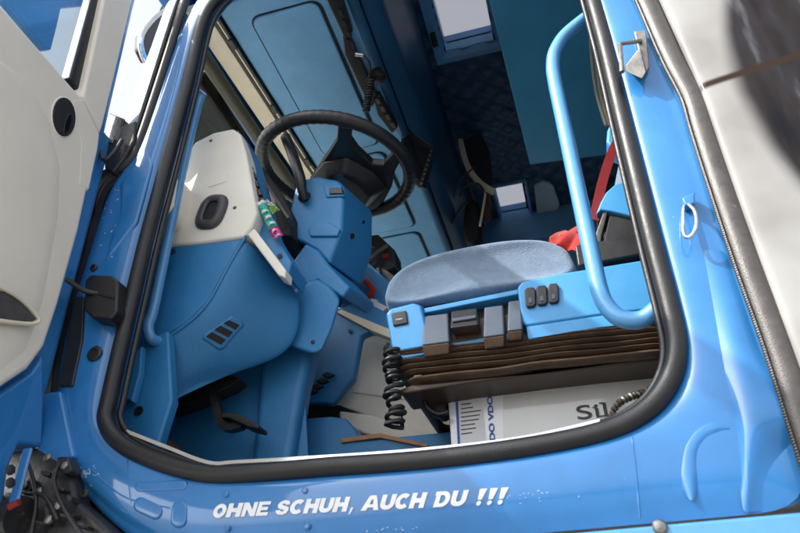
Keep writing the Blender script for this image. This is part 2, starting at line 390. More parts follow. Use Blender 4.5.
for p in pe:
    for dx, dy in ((0, .05), (0, .006), (.003, 0), (.010, -.005), (.05, -.006), (.3, -.004), (1.1, 0)):
        vs.append(p+V((dx, dy, 0)))
for i in range(len(pe)-1):
    for j in range(6): fs.append((i*7+j, i*7+j+1, i*7+j+8, i*7+j+7))
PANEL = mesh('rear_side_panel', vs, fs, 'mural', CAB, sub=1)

# ---- B-post details
st = S(627, 60, -.018)                       # striker: bracket of plate, two arms and a wedge
STR = slab('door_striker', [S(x, y, -.020) for x, y in ((634, 34), (646, 33), (649, 70), (644, 78), (640, 60))], (0, -.008, 0), 'galv', CAB, .002)
slab('striker_wedge', [S(622, 70, -.05), S(640, 47, -.055), S(646, 72, -.05), S(642, 79, -.045)], None, 'galv', STR, .002,
     back=[S(626, 69, -.022), S(640, 49, -.022), S(647, 72, -.022), S(644, 78, -.022)])
sweep('striker_bar', [S(622, 72, -.05), S(620, 44, -.05), S(640, 41, -.05), S(640, 41, -.016)], 'galv', STR, r=.005, n=1, smoothpath=False, k=8)
RING = sweep('strap_ring', [S(x, y, d) for x, y, d in ((684, 207, -.03), (689, 205, -.035), (695, 212, -.045), (696, 225, -.05), (692, 235, -.05), (686, 237, -.045), (683, 230, -.04), (683, 218, -.035))], 'chrome', CAB, r=.0032, closed=True, k=8)
slab('ring_lug', [S(x, y, -.017) for x, y in ((681, 204), (694, 198), (694, 210), (684, 212))], (0, -.02, 0), 'paint', RING, .003)
# swaged relief on the lower rear corner
def relief(name, px, y0, h, m, parent, bev=.006):
    return slab(name, [S(x, y, y0-h) for x, y in px], (0, h+.012, 0), m, parent, bev, 3)
sweep('swage', [S(x, y, -.0168) for x, y in ((692, 500), (689, 475), (691, 450), (701, 434), (716, 427), (730, 428))], 'paint', CAB, prof=[(-.016, -.005), (-.008, .0002), (0, .0016), (.008, .0002), (.016, -.005)], ref=(0, -1, 0), n=6, rfun=lambda t: min(1, .15+4*t, .15+4*(1-t)))
# fold up the rear post, catching the light on its forward flank
def fold(name, rows, m='paint'):
    k = len(rows[0]); vs = [S(*p) for r_ in rows for p in r_]
    fs = [(j*k+i, j*k+i+1, (j+1)*k+i+1, (j+1)*k+i) for j in range(len(rows)-1) for i in range(k-1)]
    return mesh(name, vs, fs, m, CAB, sub=2)
fold('post_fold', [[(694, 250, -0.0120), (706, 250, -0.0168), (716, 250, -0.0168), (728, 250, -0.0120)],
                   [(706, 310, -0.0120), (722, 310, -0.0204), (734, 310, -0.0216), (750, 312, -0.0108)],
                   [(718, 370, -0.0120), (736, 370, -0.0252), (748, 372, -0.0276), (768, 366, -0.0096)],
                   [(726, 400, -0.0120), (742, 405, -0.0264), (758, 402, -0.0312), (786, 396, -0.0228)],
                   [(733, 430, -0.0120), (746, 432, -0.0252), (757, 428, -0.0300), (790, 424, -0.0228)],
                   [(738, 460, -0.0120), (748, 460, -0.0216), (755, 458, -0.0192), (796, 446, -0.0048)],
                   [(741, 490, -0.0108), (748, 490, -0.0156), (754, 492, -0.0108), (804, 480, -0.0012)],
                   [(742, 512, -0.0084), (748, 512, -0.0108), (754, 512, -0.0048), (808, 506, 0.0012)]])
# pressed dimples and bolts on the sill
for cx, cy, w_, h_, tl in ((161, 486, 50, 9, -.04), (148, 508, 28, 14, .42), (179, 514, 15, 24, .1)):
    pp = [(cx+a*cos(tl)-b*sin(tl), cy+a*sin(tl)+b*cos(tl)) for a, b in rrect(0, 0, w_, h_, min(w_, h_)*.45, 5)]
    qq = [(cx+(a-cx)*1.12, cy+(b-cy)*1.25) for a, b in pp]
    slab('pressed_pad', [S(x, y, -.0185) for x, y in pp], None, 'paint', CAB, .0025, 4, back=[S(x, y, -.012) for x, y in qq])
for x, y in ((226, 494.5), (305, 490.5), (227, 528.5), (307, 526.5)):
    p = S(x, y, -.0175); lathe('sill_rivet', [(.0052, 0), (.0052, .0015), (.003, .003)], p, (0, -1, 0), 'paint', CAB, 12)
for x, y, r in ((95, 354, .017), (94, 268, .009), (85, 494, .008)):
    p = S(x, y, -.017); b = lathe('post_bolt', [(r, 0), (r, .003), (r*.75, .005), (r*.55, .005), (r*.5, .002)], p, (0, -1, 0), 'blackp', CAB, 20)
# pressed facets on the A-post
slab('post_facet', [S(x, y, -.020) for x, y in ((122, 185), (146, 150), (152, 165), (136, 222), (116, 248), (106, 262), (112, 240), (122, 215))], None, 'paint', CAB, .006, 3,
     back=[S(x, y, -.004) for x, y in ((116, 182), (147, 143), (157, 165), (140, 228), (118, 256), (100, 270), (106, 238), (116, 212))])
# check strap
CS = slab('check_strap_housing', [S(x, y, -.050) for x, y in ((84, 280), (90, 274), (112, 275), (118, 281), (117, 311), (110, 319), (92, 318), (84, 310))], (0, .045, 0), 'rubber', CAB, .006, 3)
slab('strap_slot', [S(x, y, -.053) for x, y in ((98, 291), (114, 296), (113, 299), (97, 294))], (0, .004, 0), 'dark', CS, .001)
sweep('strap_arm', [S(100, 294, -.045), S(85, 291, -.06), S(66, 279, -.10)], 'blackp', CS, r=.006, n=4, k=8)
slab('hinge_plate', [S(x, y, -.022) for x, y in ((74, 296), (84, 296), (82, 340), (72, 386), (58, 386), (66, 340))], (0, .012, 0), 'blackp', CAB, .003)
slab('post_foot', [S(x, y, -.03) for x, y in ((36, 394), (60, 390), (66, 420), (74, 456), (60, 464), (36, 452))], (0, .02, 0), 'paint', CAB, .006, 3)
# lower hinge bracket and wheel arch in the dark corner
slab('hinge_bracket', [S(x, y, -.03) for x, y in ((-60, 446), (44, 446), (62, 462), (72, 478), (76, 500), (100, 520), (128, 548), (-60, 560))], (0, .05, 0), 'grime', CAB, .01, 3)
p = S(29, 487, -.032); lathe('bracket_bolt', [(.016, 0), (.016, .008), (.010, .010), (.010, .016), (.006, .016)], p, (0, -1, 0), 'grime', CAB, 6)
slab('bracket_lug', [S(x, y, -.05) for x, y in ((56, 456), (68, 456), (72, 470), (64, 474), (56, 468))], (0, .03, 0), 'grime', CAB, .005)
slab('wheel_arch', [S(x, y, .03) for x, y in ((-60, 430), (60, 440), (140, 560), (140, 640), (-60, 640))], (0, .3, 0), 'dark', CAB, .01)
for k, (x, y, w_, h_) in enumerate(((40, 470, 10, 6), (50, 486, 14, 5), (44, 505, 8, 14), (58, 512, 16, 6), (66, 494, 6, 8), (34, 520, 12, 5), (74, 524, 14, 4))):
    slab('corner_bracket', [S(x, y, -.052-.004*(k % 3)), S(x+w_, y+2, -.050), S(x+w_-1, y+h_, -.048), S(x+1, y+h_-1, -.054)], (0, .03, 0), 'grime', CAB, .002)
for pts_ in (((22, 456), (30, 470), (36, 500), (30, 540)), ((60, 462), (54, 480), (62, 505), (82, 535)), ((10, 480), (24, 492), (44, 496), (58, 520))):
    sweep('corner_cable', [S(x, y, -.056) for x, y in pts_], 'rubber', CAB, r=.0042, k=8)
for x, y in ((49, 458), (66, 466), (40, 492), (60, 506), (50, 520)):
    lathe('corner_bolt', [(.008, 0), (.008, .006), (.004, .008)], S(x, y, -.05), (0, -1, .1), 'galv', CAB, 6)
HOSE = sweep('air_canister', [S(-30, 520, -.06), S(0, 512, -.06), S(20, 516, -.06)], 'grime', CAB, r=.034, n=4, k=18)
sweep('canister_tag', [S(9, 507, -.10), S(19, 502, -.10)], 'redbelt', HOSE, r=.006, k=8)

# ---- slogan on the sill: heavy slanted capitals, each glyph one outline with its counters
def stroke(P, t):
    L, Rr = [], []
    P = [V((a, b, 0)) for a, b in P]
    for i, p in enumerate(P):
        T = ((P[i+1] if i < len(P)-1 else p)-(P[i-1] if i else p)).normalized(); nr = V((-T.y, T.x, 0))
        w_ = t*(.78+.22*abs(T.y)); L.append(p+nr*w_/2); Rr.append(p-nr*w_/2)
    return [(p.x, p.y) for p in L+Rr[::-1]]
def arc(cx, cy, rx, ry, a0, a1, k=14): return [(cx+rx*cos(radians(a0+(a1-a0)*i/k)), cy+ry*sin(radians(a0+(a1-a0)*i/k))) for i in range(k+1)]
T_ = .34
GL = {
 'O': [arc(.5, .5, .50, .51, 0, 350, 26), arc(.5, .5, .19, .22, 0, 350, 20)[::-1]],
 'H': [[(0, 0), (.34, 0), (.34, .35), (.66, .35), (.66, 0), (1, 0), (1, 1), (.66, 1), (.66, .65), (.34, .65), (.34, 1), (0, 1)]],
 'N': [[(0, 0), (.29, 0), (.29, .52), (.68, 0), (1, 0), (1, 1), (.71, 1), (.71, .48), (.32, 1), (0, 1)]],
 'E': [[(0, 0), (.95, 0), (.97, .24), (.32, .24), (.32, .38), (.85, .38), (.85, .62), (.32, .62), (.32, .76), (.97, .76), (.95, 1), (0, 1)]],
 'S': [[(.96, .70), (.66, .68), (.57, .77), (.43, .78), (.36, .72), (.43, .655), (.70, .60), (.92, .49), (.98, .30), (.85, .08), (.52, -.01), (.18, .05), (.0, .20), (-.02, .31), (.30, .33), (.39, .235), (.53, .22), (.62, .28), (.56, .345), (.30, .40), (.08, .51), (.02, .69), (.14, .90), (.46, 1.01), (.80, .96), (.93, .84)]],
 'C': [stroke(arc(.52, .5, .37, .37, 42, 318, 22), T_)],
 'U': [stroke([(.155, 1.0), (.155, .6), (.16, .42)]+arc(.5, .40, .34, .26, 188, 352, 12)+[(.845, .42), (.845, .6), (.845, 1.0)], T_+.01)],
 'A': [[(-.06, 0), (.26, 0), (.34, .2), (.68, .2), (.74, 0), (1.06, 0), (.78, .8), (.66, 1), (.30, 1), (.20, .8)], [(.40, .40), (.45, .72), (.56, .72), (.62, .40)]],
 'D': [[(0, 0), (.5, 0)]+arc(.5, .5, .5, .5, -80, 80, 14)+[(.5, 1), (-.06, 1), (-.06, .76), (.02, .72)], [(.32, .24), (.46, .24)]+arc(.46, .5, .22, .26, -75, 75, 10)+[(.46, .76), (.32, .76)]],
 ',': [[(.1, -.2), (.35, -.18), (.75, .26), (.25, .26)]],
 '!': [[(.22, .34), (.68, .34), (.95, 1.02), (.10, 1.02)], arc(.45, .12, .27, .15, 0, 345, 14)],
}
TXT = [('O', 211.5, 224), ('H', 225, 239), ('N', 240, 253.5), ('E', 254.5, 266.5), ('S', 273.5, 286), ('C', 287, 300), ('H', 301, 314.5), ('U', 315.5, 328.5), ('H', 329.5, 343.5), (',', 346, 351),
       ('A', 358.5, 374), ('U', 375.5, 389), ('C', 390, 403.5), ('H', 404.5, 419), ('D', 428.5, 443), ('U', 444.5, 459), ('!', 469, 477.5), ('!', 479.5, 488), ('!', 490, 498.5)]
k0, k1 = 1.0, 1.045
SLG = None
def glyphmesh(name, ch, x0, x1, parent):
    cu = bpy.data.curves.new(name, 'CURVE'); cu.dimensions = '2D'; cu.fill_mode = 'BOTH'
    for lp_ in GL[ch]:
        sp_ = cu.splines.new('POLY'); sp_.points.add(len(lp_)-1); sp_.use_cyclic_u = True
        for q_, (a_, b_) in zip(sp_.points, lp_): q_.co = (a_, b_, 0, 1)
    tmp = bpy.data.objects.new('tmp', cu); COL.objects.link(tmp)
    dg = bpy.context.evaluated_depsgraph_get(); me = bpy.data.meshes.new_from_object(tmp.evaluated_get(dg))
    bpy.data.objects.remove(tmp); bpy.data.curves.remove(cu)
    vs = []
    for v_ in me.vertices:
        a_, b_ = v_.co.x, v_.co.y
        xx = 211.5+((x0-211.5)+a_*(x1-x0))*1.02; f_ = (xx-211.5)/300
        hh = 13.8+2.6*f_; yb = 518.0-.0485*(xx-211.5)
        vs.append(FA(xx+b_*hh*.30, yb-b_*hh, .0016))
    fs = [tuple(p_.vertices) for p_ in me.polygons]; bpy.data.meshes.remove(me)
    return mesh(name, vs, fs, 'letter', parent, smooth=False, recalc=False)
FA = surf(FRAME)
for ch, x0_, x1_ in TXT: glyphmesh('slogan_letter', ch, x0_, x1_, FRAME)

for pts_ in (((127, 449), (129, 480), (131, 503)), ((632, 437), (636, 470), (640, 518)), ((92, 470), (125, 497), (170, 508))):
    c_ = catmull([V((a_, b_, 0)) for a_, b_ in pts_], 8)
    sweep('panel_seam', [FA(p_.x, p_.y, -.0006) for p_ in c_], 'paint', FRAME, r=.0016, k=6, smoothpath=False)
rs = random.Random(11); sv, sf = [], []
def scuffs(cx, cy, sx_, sy_, n_, L0, L1, tilt):
    for _ in range(n_):
        x, y = rs.gauss(cx, sx_), rs.gauss(cy, sy_); a_ = radians(rs.gauss(tilt, 25)); l_ = rs.uniform(L0, L1); w_ = rs.uniform(.25, .7)
        q_ = [(x-l_*cos(a_), y-l_*sin(a_)), (x+w_*sin(a_), y-w_*cos(a_)), (x+l_*cos(a_), y+l_*sin(a_)), (x-w_*sin(a_), y+w_*cos(a_))]
        try: pts_ = [FA(u_, v_, .0009) for u_, v_ in q_]
        except (TypeError, AttributeError): continue
        k_ = len(sv); sv.extend(pts_); sf.append((k_, k_+1, k_+2, k_+3))
scuffs(86, 470, 5, 6, 26, .8, 3.0, 40); scuffs(530, 497, 14, 3, 16, .5, 1.6, -10); scuffs(380, 529, 30, 2, 10, .6, 2.0, -5)
scuffs(108, 215, 8, 20, 18, .5, 2.0, -20)
o = mesh('paint_scuffs', sv, sf, 'pale', FRAME, smooth=False); o['kind'] = 'stuff'

# ---- A-post outer corner: pale windscreen corner panel, mirror
slab('corner_deflector', [S(x, y, .02) for x, y in ((186, -30), (166, 5), (150, 50), (136, 85), (124, 122), (130, 124), (142, 112), (160, 70), (180, 20), (196, -30))], (-.02, .02, 0), 'pale', CAB, .006, 3)
sweep('screen_trim', [S(x, y, .005) for x, y in ((200, -40), (182, 10), (166, 60), (147, 108), (134, 140))], 'creamdk', CAB, r=.006, k=8)
MIR = sweep('front_mirror', [SX(148, 62, -1.35), SX(141, 48, -1.35), SX(142, 34, -1.35), SX(152, 20, -1.35), SX(166, 8, -1.35), SX(172, 2, -1.35), SX(168, 22, -1.35), SX(160, 42, -1.35)], 'chrome', CAB, r=.012, closed=True)
slab('mirror_shell', [SX(x, y, -1.36) for x, y in ((148, 62), (141, 48), (142, 34), (152, 20), (166, 8), (173, 1), (168, 22), (160, 42))], (-.05, .02, .02), 'screen', MIR, .012, 3)
slab('mirror_stay', [SX(x, y, -1.34) for x, y in ((160, 10), (166, 4), (188, -30), (180, -34))], (-.02, .01, 0), 'blackp', MIR, .004)
HG = slab('upper_hinge', [S(x, y, -.03) for x, y in ((104, 128), (108, 112), (124, 118), (122, 126), (136, 120), (134, 140), (122, 160), (112, 172), (104, 168))], (0, .05, 0), 'grime', CAB, .005)
slab('hinge_pin_slot', [S(x, y, -.034) for x, y in ((109, 136), (114, 138), (112, 143), (108, 141))], (0, .003, 0), 'galv', HG, .001)
sweep('hinge_cable', [S(100, 150, -.05), S(104, 160, -.06), S(114, 152, -.05), S(122, 140, -.04)], 'blackp', HG, r=.005, k=8)

# ================================================================ open driver's door (90 degrees, along -Y)
DX = -1.0
DOOR = slab('driver_door', [(DX-.012, -.016, 1.60), (DX-.012, -1.15, 1.60), (DX-.012, -1.15, 2.42), (DX-.012, -.016, 2.42)], (-.07, 0, 0), 'paint', CAB, .02, 3)
panel = [SX(x, y, DX+.03) for x, y in ((0, 2), (30, 36), (83, 97), (85, 112), (80, 125), (100, 135), (98, 148), (80, 232), (60, 305), (46, 347), (30, 369), (0, 389))]
y0 = -1.12; z0, z1 = panel[0].z, panel[-1].z
panel = [V((DX+.03, y0, z0))]+panel+[V((DX+.03, -.32, panel[-1].z-.035)), V((DX+.03, y0, panel[-1].z-.035))]
slab('door_lining', [p for p in panel], (-.05, 0, 0), 'doorcream', DOOR, .014, 4)
# raised armrest field and pocket
fld = [SX(x, y, DX+.038) for x, y in ((-10, 60), (20, 82), (42, 120), (52, 165), (50, 210), (36, 285), (20, 330), (-10, 352))]
slab('lining_bulge', fld, None, 'doorcream', DOOR, .014, 4, back=[p+V((-.012, (p.y+.5)*.16, (p.z-2.0)*.16)) for p in fld])
slab('lining_cap', [SX(x, y, DX+.031) for x, y in ((74, 97), (83, 98), (101, 134), (99, 150), (90, 192), (78, 186), (80, 140), (68, 108))], (-.03, 0, 0), 'doorcream', DOOR, .009, 3)
hc = SX(64, 117, DX+.032)
def ovalat(c, ry, rz, tilt=0, k=24): return [V((c.x, c.y+cos(2*pi*i/k)*ry*cos(tilt)-sin(2*pi*i/k)*rz*sin(tilt), c.z+cos(2*pi*i/k)*ry*sin(tilt)+sin(2*pi*i/k)*rz*cos(tilt))) for i in range(k)]
HS = slab('handle_surround', ovalat(hc, .037, .056), (-.02, 0, 0), 'doorcream', DOOR, .004)
slab('handle_recess', ovalat(hc+V((.003, 0, 0)), .033, .051), (-.006, 0, 0), 'dark', HS, .002)
slab('handle_lever', [p+V((.004, 0, 0)) for p in ovalat(hc+V((0, .012, -.01)), .008, .030)], (-.004, 0, 0), 'screen', HS, .002)
spk = [SX(x, y, DX+.048) for x, y in ((-12, 286), (8, 292), (24, 303), (38, 319), (30, 324), (0, 321), (-12, 318))]
SPK = slab('speaker_grille', spk, (-.020, 0, 0), 'greyrub', DOOR, .004)
sweep('grille_rim', [p+V((.002, 0, 0)) for p in spk], 'creamdk', SPK, r=.004, closed=True, k=8, n=4)
# window frame: hinge-side pillar (cream inside, blue edge), weatherstrip, glass
pil = [SX(x, y, DX+.022) for x, y in ((83, 96), (108, -20), (138, -20), (104, 124), (101, 134))]
slab('window_pillar', [p for p in pil], (-.05, 0, 0), 'doorcream', DOOR, .008, 3)
pb = [SX(x, y, DX-.01) for x, y in ((99, 132), (132, -25), (141, -25), (106, 126), (92, 190), (88, 190))]
slab('pillar_edge', pb, (-.05, 0, 0), 'paint', DOOR, .004)
ws = [SX(x, y, DX+.004) for x, y in ((70, 78), (97, -20), (110, -20), (83, 96))]
slab('weatherstrip', ws, (-.03, 0, 0), 'rubber', DOOR, .005)
topz = 2.98
for nm, a, b in (('frame_top', (DX-.05, -1.14, topz), (DX+.012, -.09, topz+.06)), ('frame_rear', (DX-.05, -1.15, 2.40), (DX+.012, -1.08, topz-.002))):
    box(nm, a, b, 'doorcream', DOOR, .012, 3)
mesh('window_glass', [(DX-.022, -1.10, 2.38), (DX-.022, -.12, 2.38), (DX-.022, -.12, topz+.02), (DX-.022, -1.10, topz+.02)], [(0, 1, 2, 3)], 'glass', DOOR, smooth=False, solid=.005)
# main mirror outside the door glass
MM = slab('main_mirror', [SX(x, y, -1.42) for x, y in ((-8, -50), (98, -50), (94, 5), (62, 8), (57, 30), (52, 50), (46, 50), (28, 28), (6, 2))], (-.03, 0, 0), 'paint_in', CAB, .008, 3)

# lower blue skirt of the door below the lining
DS = slab('door_skirt', [SX(x, y, DX+.012) for x, y in ((-40, 372), (0, 394), (32, 372), (46, 352), (46, 400), (44, 448), (20, 446), (10, 470), (4, 520), (-40, 540))], (-.05, 0, 0), 'paint', DOOR, .012, 3)
box('skirt_hinge', SX(22, 448, DX+.03), SX(12, 500, DX+.05)+V((0, .02, 0)), 'paint', DS, .004)
for x, y in ((9, 470), (9, 483)):
    lathe('hinge_bolt', [(.009, 0), (.009, .006), (.005, .008)], SX(x, y, DX+.05), (1, 0, 0), 'grime', DS, 6)

# ================================================================ cab shell
ROOFZ = 3.6
HX0, HX1, HY0, HY1 = -.255, -.045, .52, .935
VX0, VX1, VY0, VY1 = -.195, -.035, 1.93, 2.25
FAR = 2.36
def inhole(x, y): return (HX0 < x < HX1 and HY0 < y < HY1) or (VX0 < x < VX1 and VY0 < y < VY1)
def axis(lo, hi, cuts, step):
    pts = [lo]+sorted(c for c in cuts if lo < c < hi)+[hi]; out = []
    for a, b in zip(pts, pts[1:]):
        k = max(1, int(round((b-a)/step)))
        out += [a+(b-a)*i/k for i in range(k)]
    return out+[hi]
def tuft(x, y):
    p = .115; u_ = (x+y)/p; v_ = (x-y)/p
    a = abs(sin(pi*u_/1.0)); b = abs(sin(pi*v_/1.0))
    return .020*(a*b)**.45
xs = axis(-.42, 1.1, (HX0, HX1, VX0, VX1), .0125); ys = axis(.06, FAR, (HY0, HY1, VY0, VY1), .0125)
vs = [(x, y, ROOFZ-tuft(x, y)*(0 if inhole(x, y) else 1)) for x in xs for y in ys]; ny = len(ys); fs = []
for i in range(len(xs)-1):
    for j in range(ny-1):
        if not inhole((xs[i]+xs[i+1])/2, (ys[j]+ys[j+1])/2): fs.append((i*ny+j, (i+1)*ny+j, (i+1)*ny+j+1, i*ny+j+1))
QUILT = mesh('quilted_ceiling', vs, fs, 'quilt', CAB, angle=180, recalc=False)
bt = lathe('tuft_button', [(.008, 0), (.008, .004), (.004, .006)], SZ(491, 87, ROOFZ-.004), (0, 0, -1), 'brown', QUILT, 12)
# outer roof skin with the two openings
xr = [-1.0, HX0, HX1, 1.12]; roofb = []
for i, (a, b, c, d) in enumerate(((-1.0, HX0, 0, FAR+.05), (HX1, 1.12, 0, FAR+.05), (HX0, HX1, 0, HY0), (HX0, HX1, HY1, VY0), (HX0, HX1, VY1, FAR+.05), (HX0, VX0, VY0, VY1), (VX1, HX1, VY0, VY1))):
    roofb.append((a, b, c, d))
vs = []; fs = []
for a, b, c, d in roofb:
    k = len(vs)
    for z in (3.64, 3.69): vs += [(a, c, z), (b, c, z), (b, d, z), (a, d, z)]
    fs += [tuple(k+q for q in f) for f in ((0, 1, 2, 3), (4, 5, 6, 7), (0, 1, 5, 4), (1, 2, 6, 5), (2, 3, 7, 6), (3, 0, 4, 7))]
mesh('roof_skin', vs, fs, 'paint', CAB, smooth=False)
def hatch(name, x0, x1, y0, y1, mpane, fr, lip):
    root = slab(name, [(x0-lip, y0-lip, ROOFZ-.022), (x1+lip, y0-lip, ROOFZ-.022), (x1+lip, y1+lip, ROOFZ-.022), (x0-lip, y1+lip, ROOFZ-.022)], (0, 0, .02), fr, CAB, 0)
    bpy.data.objects.remove(root)
    L0 = [(x0-lip, y0-lip, ROOFZ-.002), (x1+lip, y0-lip, ROOFZ-.002), (x1+lip, y1+lip, ROOFZ-.002), (x0-lip, y1+lip, ROOFZ-.002)]
    L1 = [(x, y, ROOFZ-.028) for x, y, z in L0]
    q = lip*.45
    L2 = [(x0-q, y0-q, ROOFZ-.032), (x1+q, y0-q, ROOFZ-.032), (x1+q, y1+q, ROOFZ-.032), (x0-q, y1+q, ROOFZ-.032)]
    L3 = [(x0, y0, ROOFZ-.008), (x1, y0, ROOFZ-.008), (x1, y1, ROOFZ-.008), (x0, y1, ROOFZ-.008)]
    L4 = [(x, y, ROOFZ+.05) for x, y, z in L3]
    vs = L0+L1+L2+L3+L4; fs = []
    for j in range(4):
        for i in range(4): fs.append((j*4+i, j*4+(i+1) % 4, j*4+4+(i+1) % 4, j*4+4+i))
    fr_ = mesh(name, vs, fs, fr, CAB, bevel=.005, seg=2)
    mesh('hatch_pane', [(x0-.01, y0-.01, ROOFZ+.095), (x1+.01, y0-.01, ROOFZ+.095), (x1+.01, y1+.01, ROOFZ+.095), (x0-.01, y1+.01, ROOFZ+.095)], [(0, 1, 2, 3)], mpane, fr_, smooth=False, solid=.004)
    return fr_
HATCH = hatch('roof_hatch', HX0, HX1, HY0, HY1, 'milky', 'header', .055)
box('hatch_latch', (HX0-.045, .80, ROOFZ-.06), (HX0-.02, .86, ROOFZ-.03), 'blackp', HATCH, .004)
VENT = hatch('roof_vent', VX0, VX1, VY0, VY1, 'milky', 'header', .02)
# pale shield panel beside the vent
slab('vent_shield', [SZ(x, y, ROOFZ-.035) for x, y in ((488, 192), (520, 184), (545, 180), (553, 185), (559, 206), (556, 212), (540, 218), (497, 226))], (0, 0, .012), 'header', CAB, .004) if False else None
slab('dome_panel', [SZ(x, y, ROOFZ-.034) for x, y in ((534, 187), (543, 182), (550, 183), (554, 187), (560, 205), (558, 210), (552, 214), (538, 219))], (0, 0, .02), 'slate', CAB, .006, 3)
# walls, floor, back
box('floor', (-1.25, .05, 1.44), (1.1, FAR, 1.495), 'grime', CAB, 0)
box('rear_wall', (1.1, 0, 1.44), (1.14, FAR, 3.66), 'beam', CAB, 0)
fw_ = [('far_wall_lower', (-1.2, FAR, 1.44), (1.1, FAR+.04, 2.35)), ('far_wall_upper', (-1.0, FAR, 3.0), (1.1, FAR+.04, 3.66)), ('far_wall_rear', (.25, FAR, 2.352), (1.1, FAR+.04, 2.998))]
for nm, a, b in fw_: box('far_wall', a, b, 'header', CAB, 0)
mesh('passenger_window', [(-1.1, FAR+.02, 2.352), (.25, FAR+.02, 2.352), (.25, FAR+.02, 2.998), (-.95, FAR+.02, 2.998)], [(0, 1, 2, 3)], 'glass', CAB, smooth=False)
box('sleeper_side', (.30, .012, 1.44), (1.1, .045, 3.66), 'beam', CAB, 0)
box('roof_side_rail', (-1.0, .02, 3.12), (.30, .06, 3.66), 'paint', CAB, 0)
box('front_bulkhead', (-1.36, .05, 1.44), (-1.30, FAR, 2.30), 'plastic', CAB, 0)
box('front_side_panel', (-1.36, .012, 1.44), (-.97, .048, 2.30), 'paint', CAB, .004)
# far-side cove where the ceiling meets the wall
sweep('ceiling_cove', [(-.42, FAR-.06, ROOFZ-.10), (1.1, FAR-.06, ROOFZ-.10)], 'header', CAB, prof=[(-.03, .08), (-.05, .0), (-.03, -.06), (.08, -.10), (.08, .10)], ref=(0, 0, 1), smoothpath=False)

# ---- windscreen, visor
zs = 3.0
mesh('windscreen', [(-1.33, .12, 2.22), (-1.40, 1.2, 2.22), (-1.33, FAR, 2.22), (-.965, FAR, 3.0), (-1.03, 1.2, 3.0), (-.965, .12, 3.0)], [(0, 1, 4, 5), (1, 2, 3, 4)], 'shield', CAB, smooth=False)
VIS = slab('sun_visor', [(-1.0, .44, 3.34), (-1.0, FAR-.3, 3.34), (-1.50, FAR-.3, 3.12), (-1.50, .62, 3.12)], (0, 0, .006), 'smoke', CAB, 0)
box('roof_front', (-1.02, 0, 3.04), (-.96, FAR+.04, 3.68), 'paint', CAB, .01)
sweep('blind_roller', [(-.960, .06, 2.972), (-.936, .9, 2.972), (-.876, FAR-.02, 2.972)], 'khaki', CAB, r=.0235, k=14)
# cream header strip with its two fine rails
SK = .035                                     # the header runs slightly rearwards towards the far side
def skew(name, x0, x1, z0, z1, m, parent, bev=.003):
    return slab(name, [(x0, .05, z0), (x1, .05, z0), (x1+SK*FAR, FAR, z0), (x0+SK*FAR, FAR, z0)], (0, 0, z1-z0), m, parent, bev)
STRIP = skew('header_strip', -.932, -.872, 2.985, 3.02, 'creamdk', CAB, .004)
for dx, m_ in ((-.866, 'blackp'), (-.858, 'creamdk'), (-.850, 'blackp')):
    skew('header_rail', dx-.003, dx+.003, 2.988, 3.02, m_, STRIP, .001)
for k in range(7):
    box('rail_clip', (-.862+SK*(.2+k*.3), .18+k*.3, 2.980), (-.849+SK*(.2+k*.3), .22+k*.3, 2.990), 'blackp', STRIP, .001)

# ---- header shelf: soffit with recessed lids, rear face with equipment
SH = slab('header_shelf', [(-.845, .06, 3.0), (-.44, .06, 3.0), (-.44, FAR, 3.0), (-.845+SK*FAR, FAR, 3.0)], (0, 0, .05), 'header', CAB, .012, 3)
def lid(x0, x1, y0, y1, z=2.99):
    pts = rrect((x0+x1)/2, (y0+y1)/2, x1-x0, y1-y0, .03, 4)
    return slab('shelf_lid', [(x, y, z) for x, y in pts], (0, 0, .02), 'header', SH, .005, 3)
def groove(x0, x1, y0, y1, z=2.9975):
    pts = rrect((x0+x1)/2, (y0+y1)/2, x1-x0, y1-y0, .035, 4)
    return slab('lid_gap', [(x, y, z) for x, y in pts], (0, 0, .006), 'dark', SH, 0)
for y0_, y1_ in ((.13, .80), (.84, 1.36), (1.40, 1.86), (1.9, 2.3)):
    groove(-.79+SK*y1_, -.525, y0_, y1_); lid(-.785+SK*y1_, -.535, y0_+.005, y1_-.008)
box('shelf_face', (-.455, .06, 3.052), (-.43, FAR, 3.62), 'beam', CAB, 0)
sweep('roof_beam', [(-.40, .06, 3.30), (-.40, FAR, 3.30)], 'beam', CAB, prof=[(-.05, .20), (-.05, -.20), (-.02, -.235), (.02, -.22), (.04, -.16), (.025, .0), (.05, .10), (.07, .24), (.04, .30)], ref=(0, 0, 1), smoothpath=False, angle=60)
sweep('beam_bead', [(-.438, .06, 3.02), (-.438, FAR, 3.02)], 'beam', CAB, r=.022, smoothpath=False, k=10)
# equipment along the shelf edge
def gear(name, px, z, h, m, parent=None, bev=.004): return slab(name, [SZ(x, y, z) for x, y in px], (0, 0, h), m, parent, bev)
GEAR = gear('radio_unit', ((323, -8), (340, -8), (353, 32), (345, 40)), 2.975, .03, 'blackp', CAB)
for k in range(4):
    gear('radio_knob', [(338+k*4.2+dx, 10+k*11+dy) for dx, dy in ((0, 0), (4, 1), (6, 6), (2, 6))], 2.968, .012, 'blackp', GEAR, .002)
gear('tachograph_bezel', ((343, 38), (352, 42), (378, 98), (372, 108), (366, 100), (345, 55)), 2.975, .03, 'blackp', GEAR)
gear('switch_bank', ((372, 96), (380, 96), (398, 128), (392, 134), (378, 116)), 2.975, .03, 'blackp', GEAR)
for k in range(4):
    gear('rocker', [(375+k*5+dx, 99+k*8+dy) for dx, dy in ((0, 0), (4, 0), (6, 5), (2, 5))], 2.97, .01, 'greyrub', GEAR, .001)
sweep('antenna_plug', [SZ(355, 54, 2.955), SZ(363, 55, 2.955)], 'chrome', GEAR, r=.007, k=10)
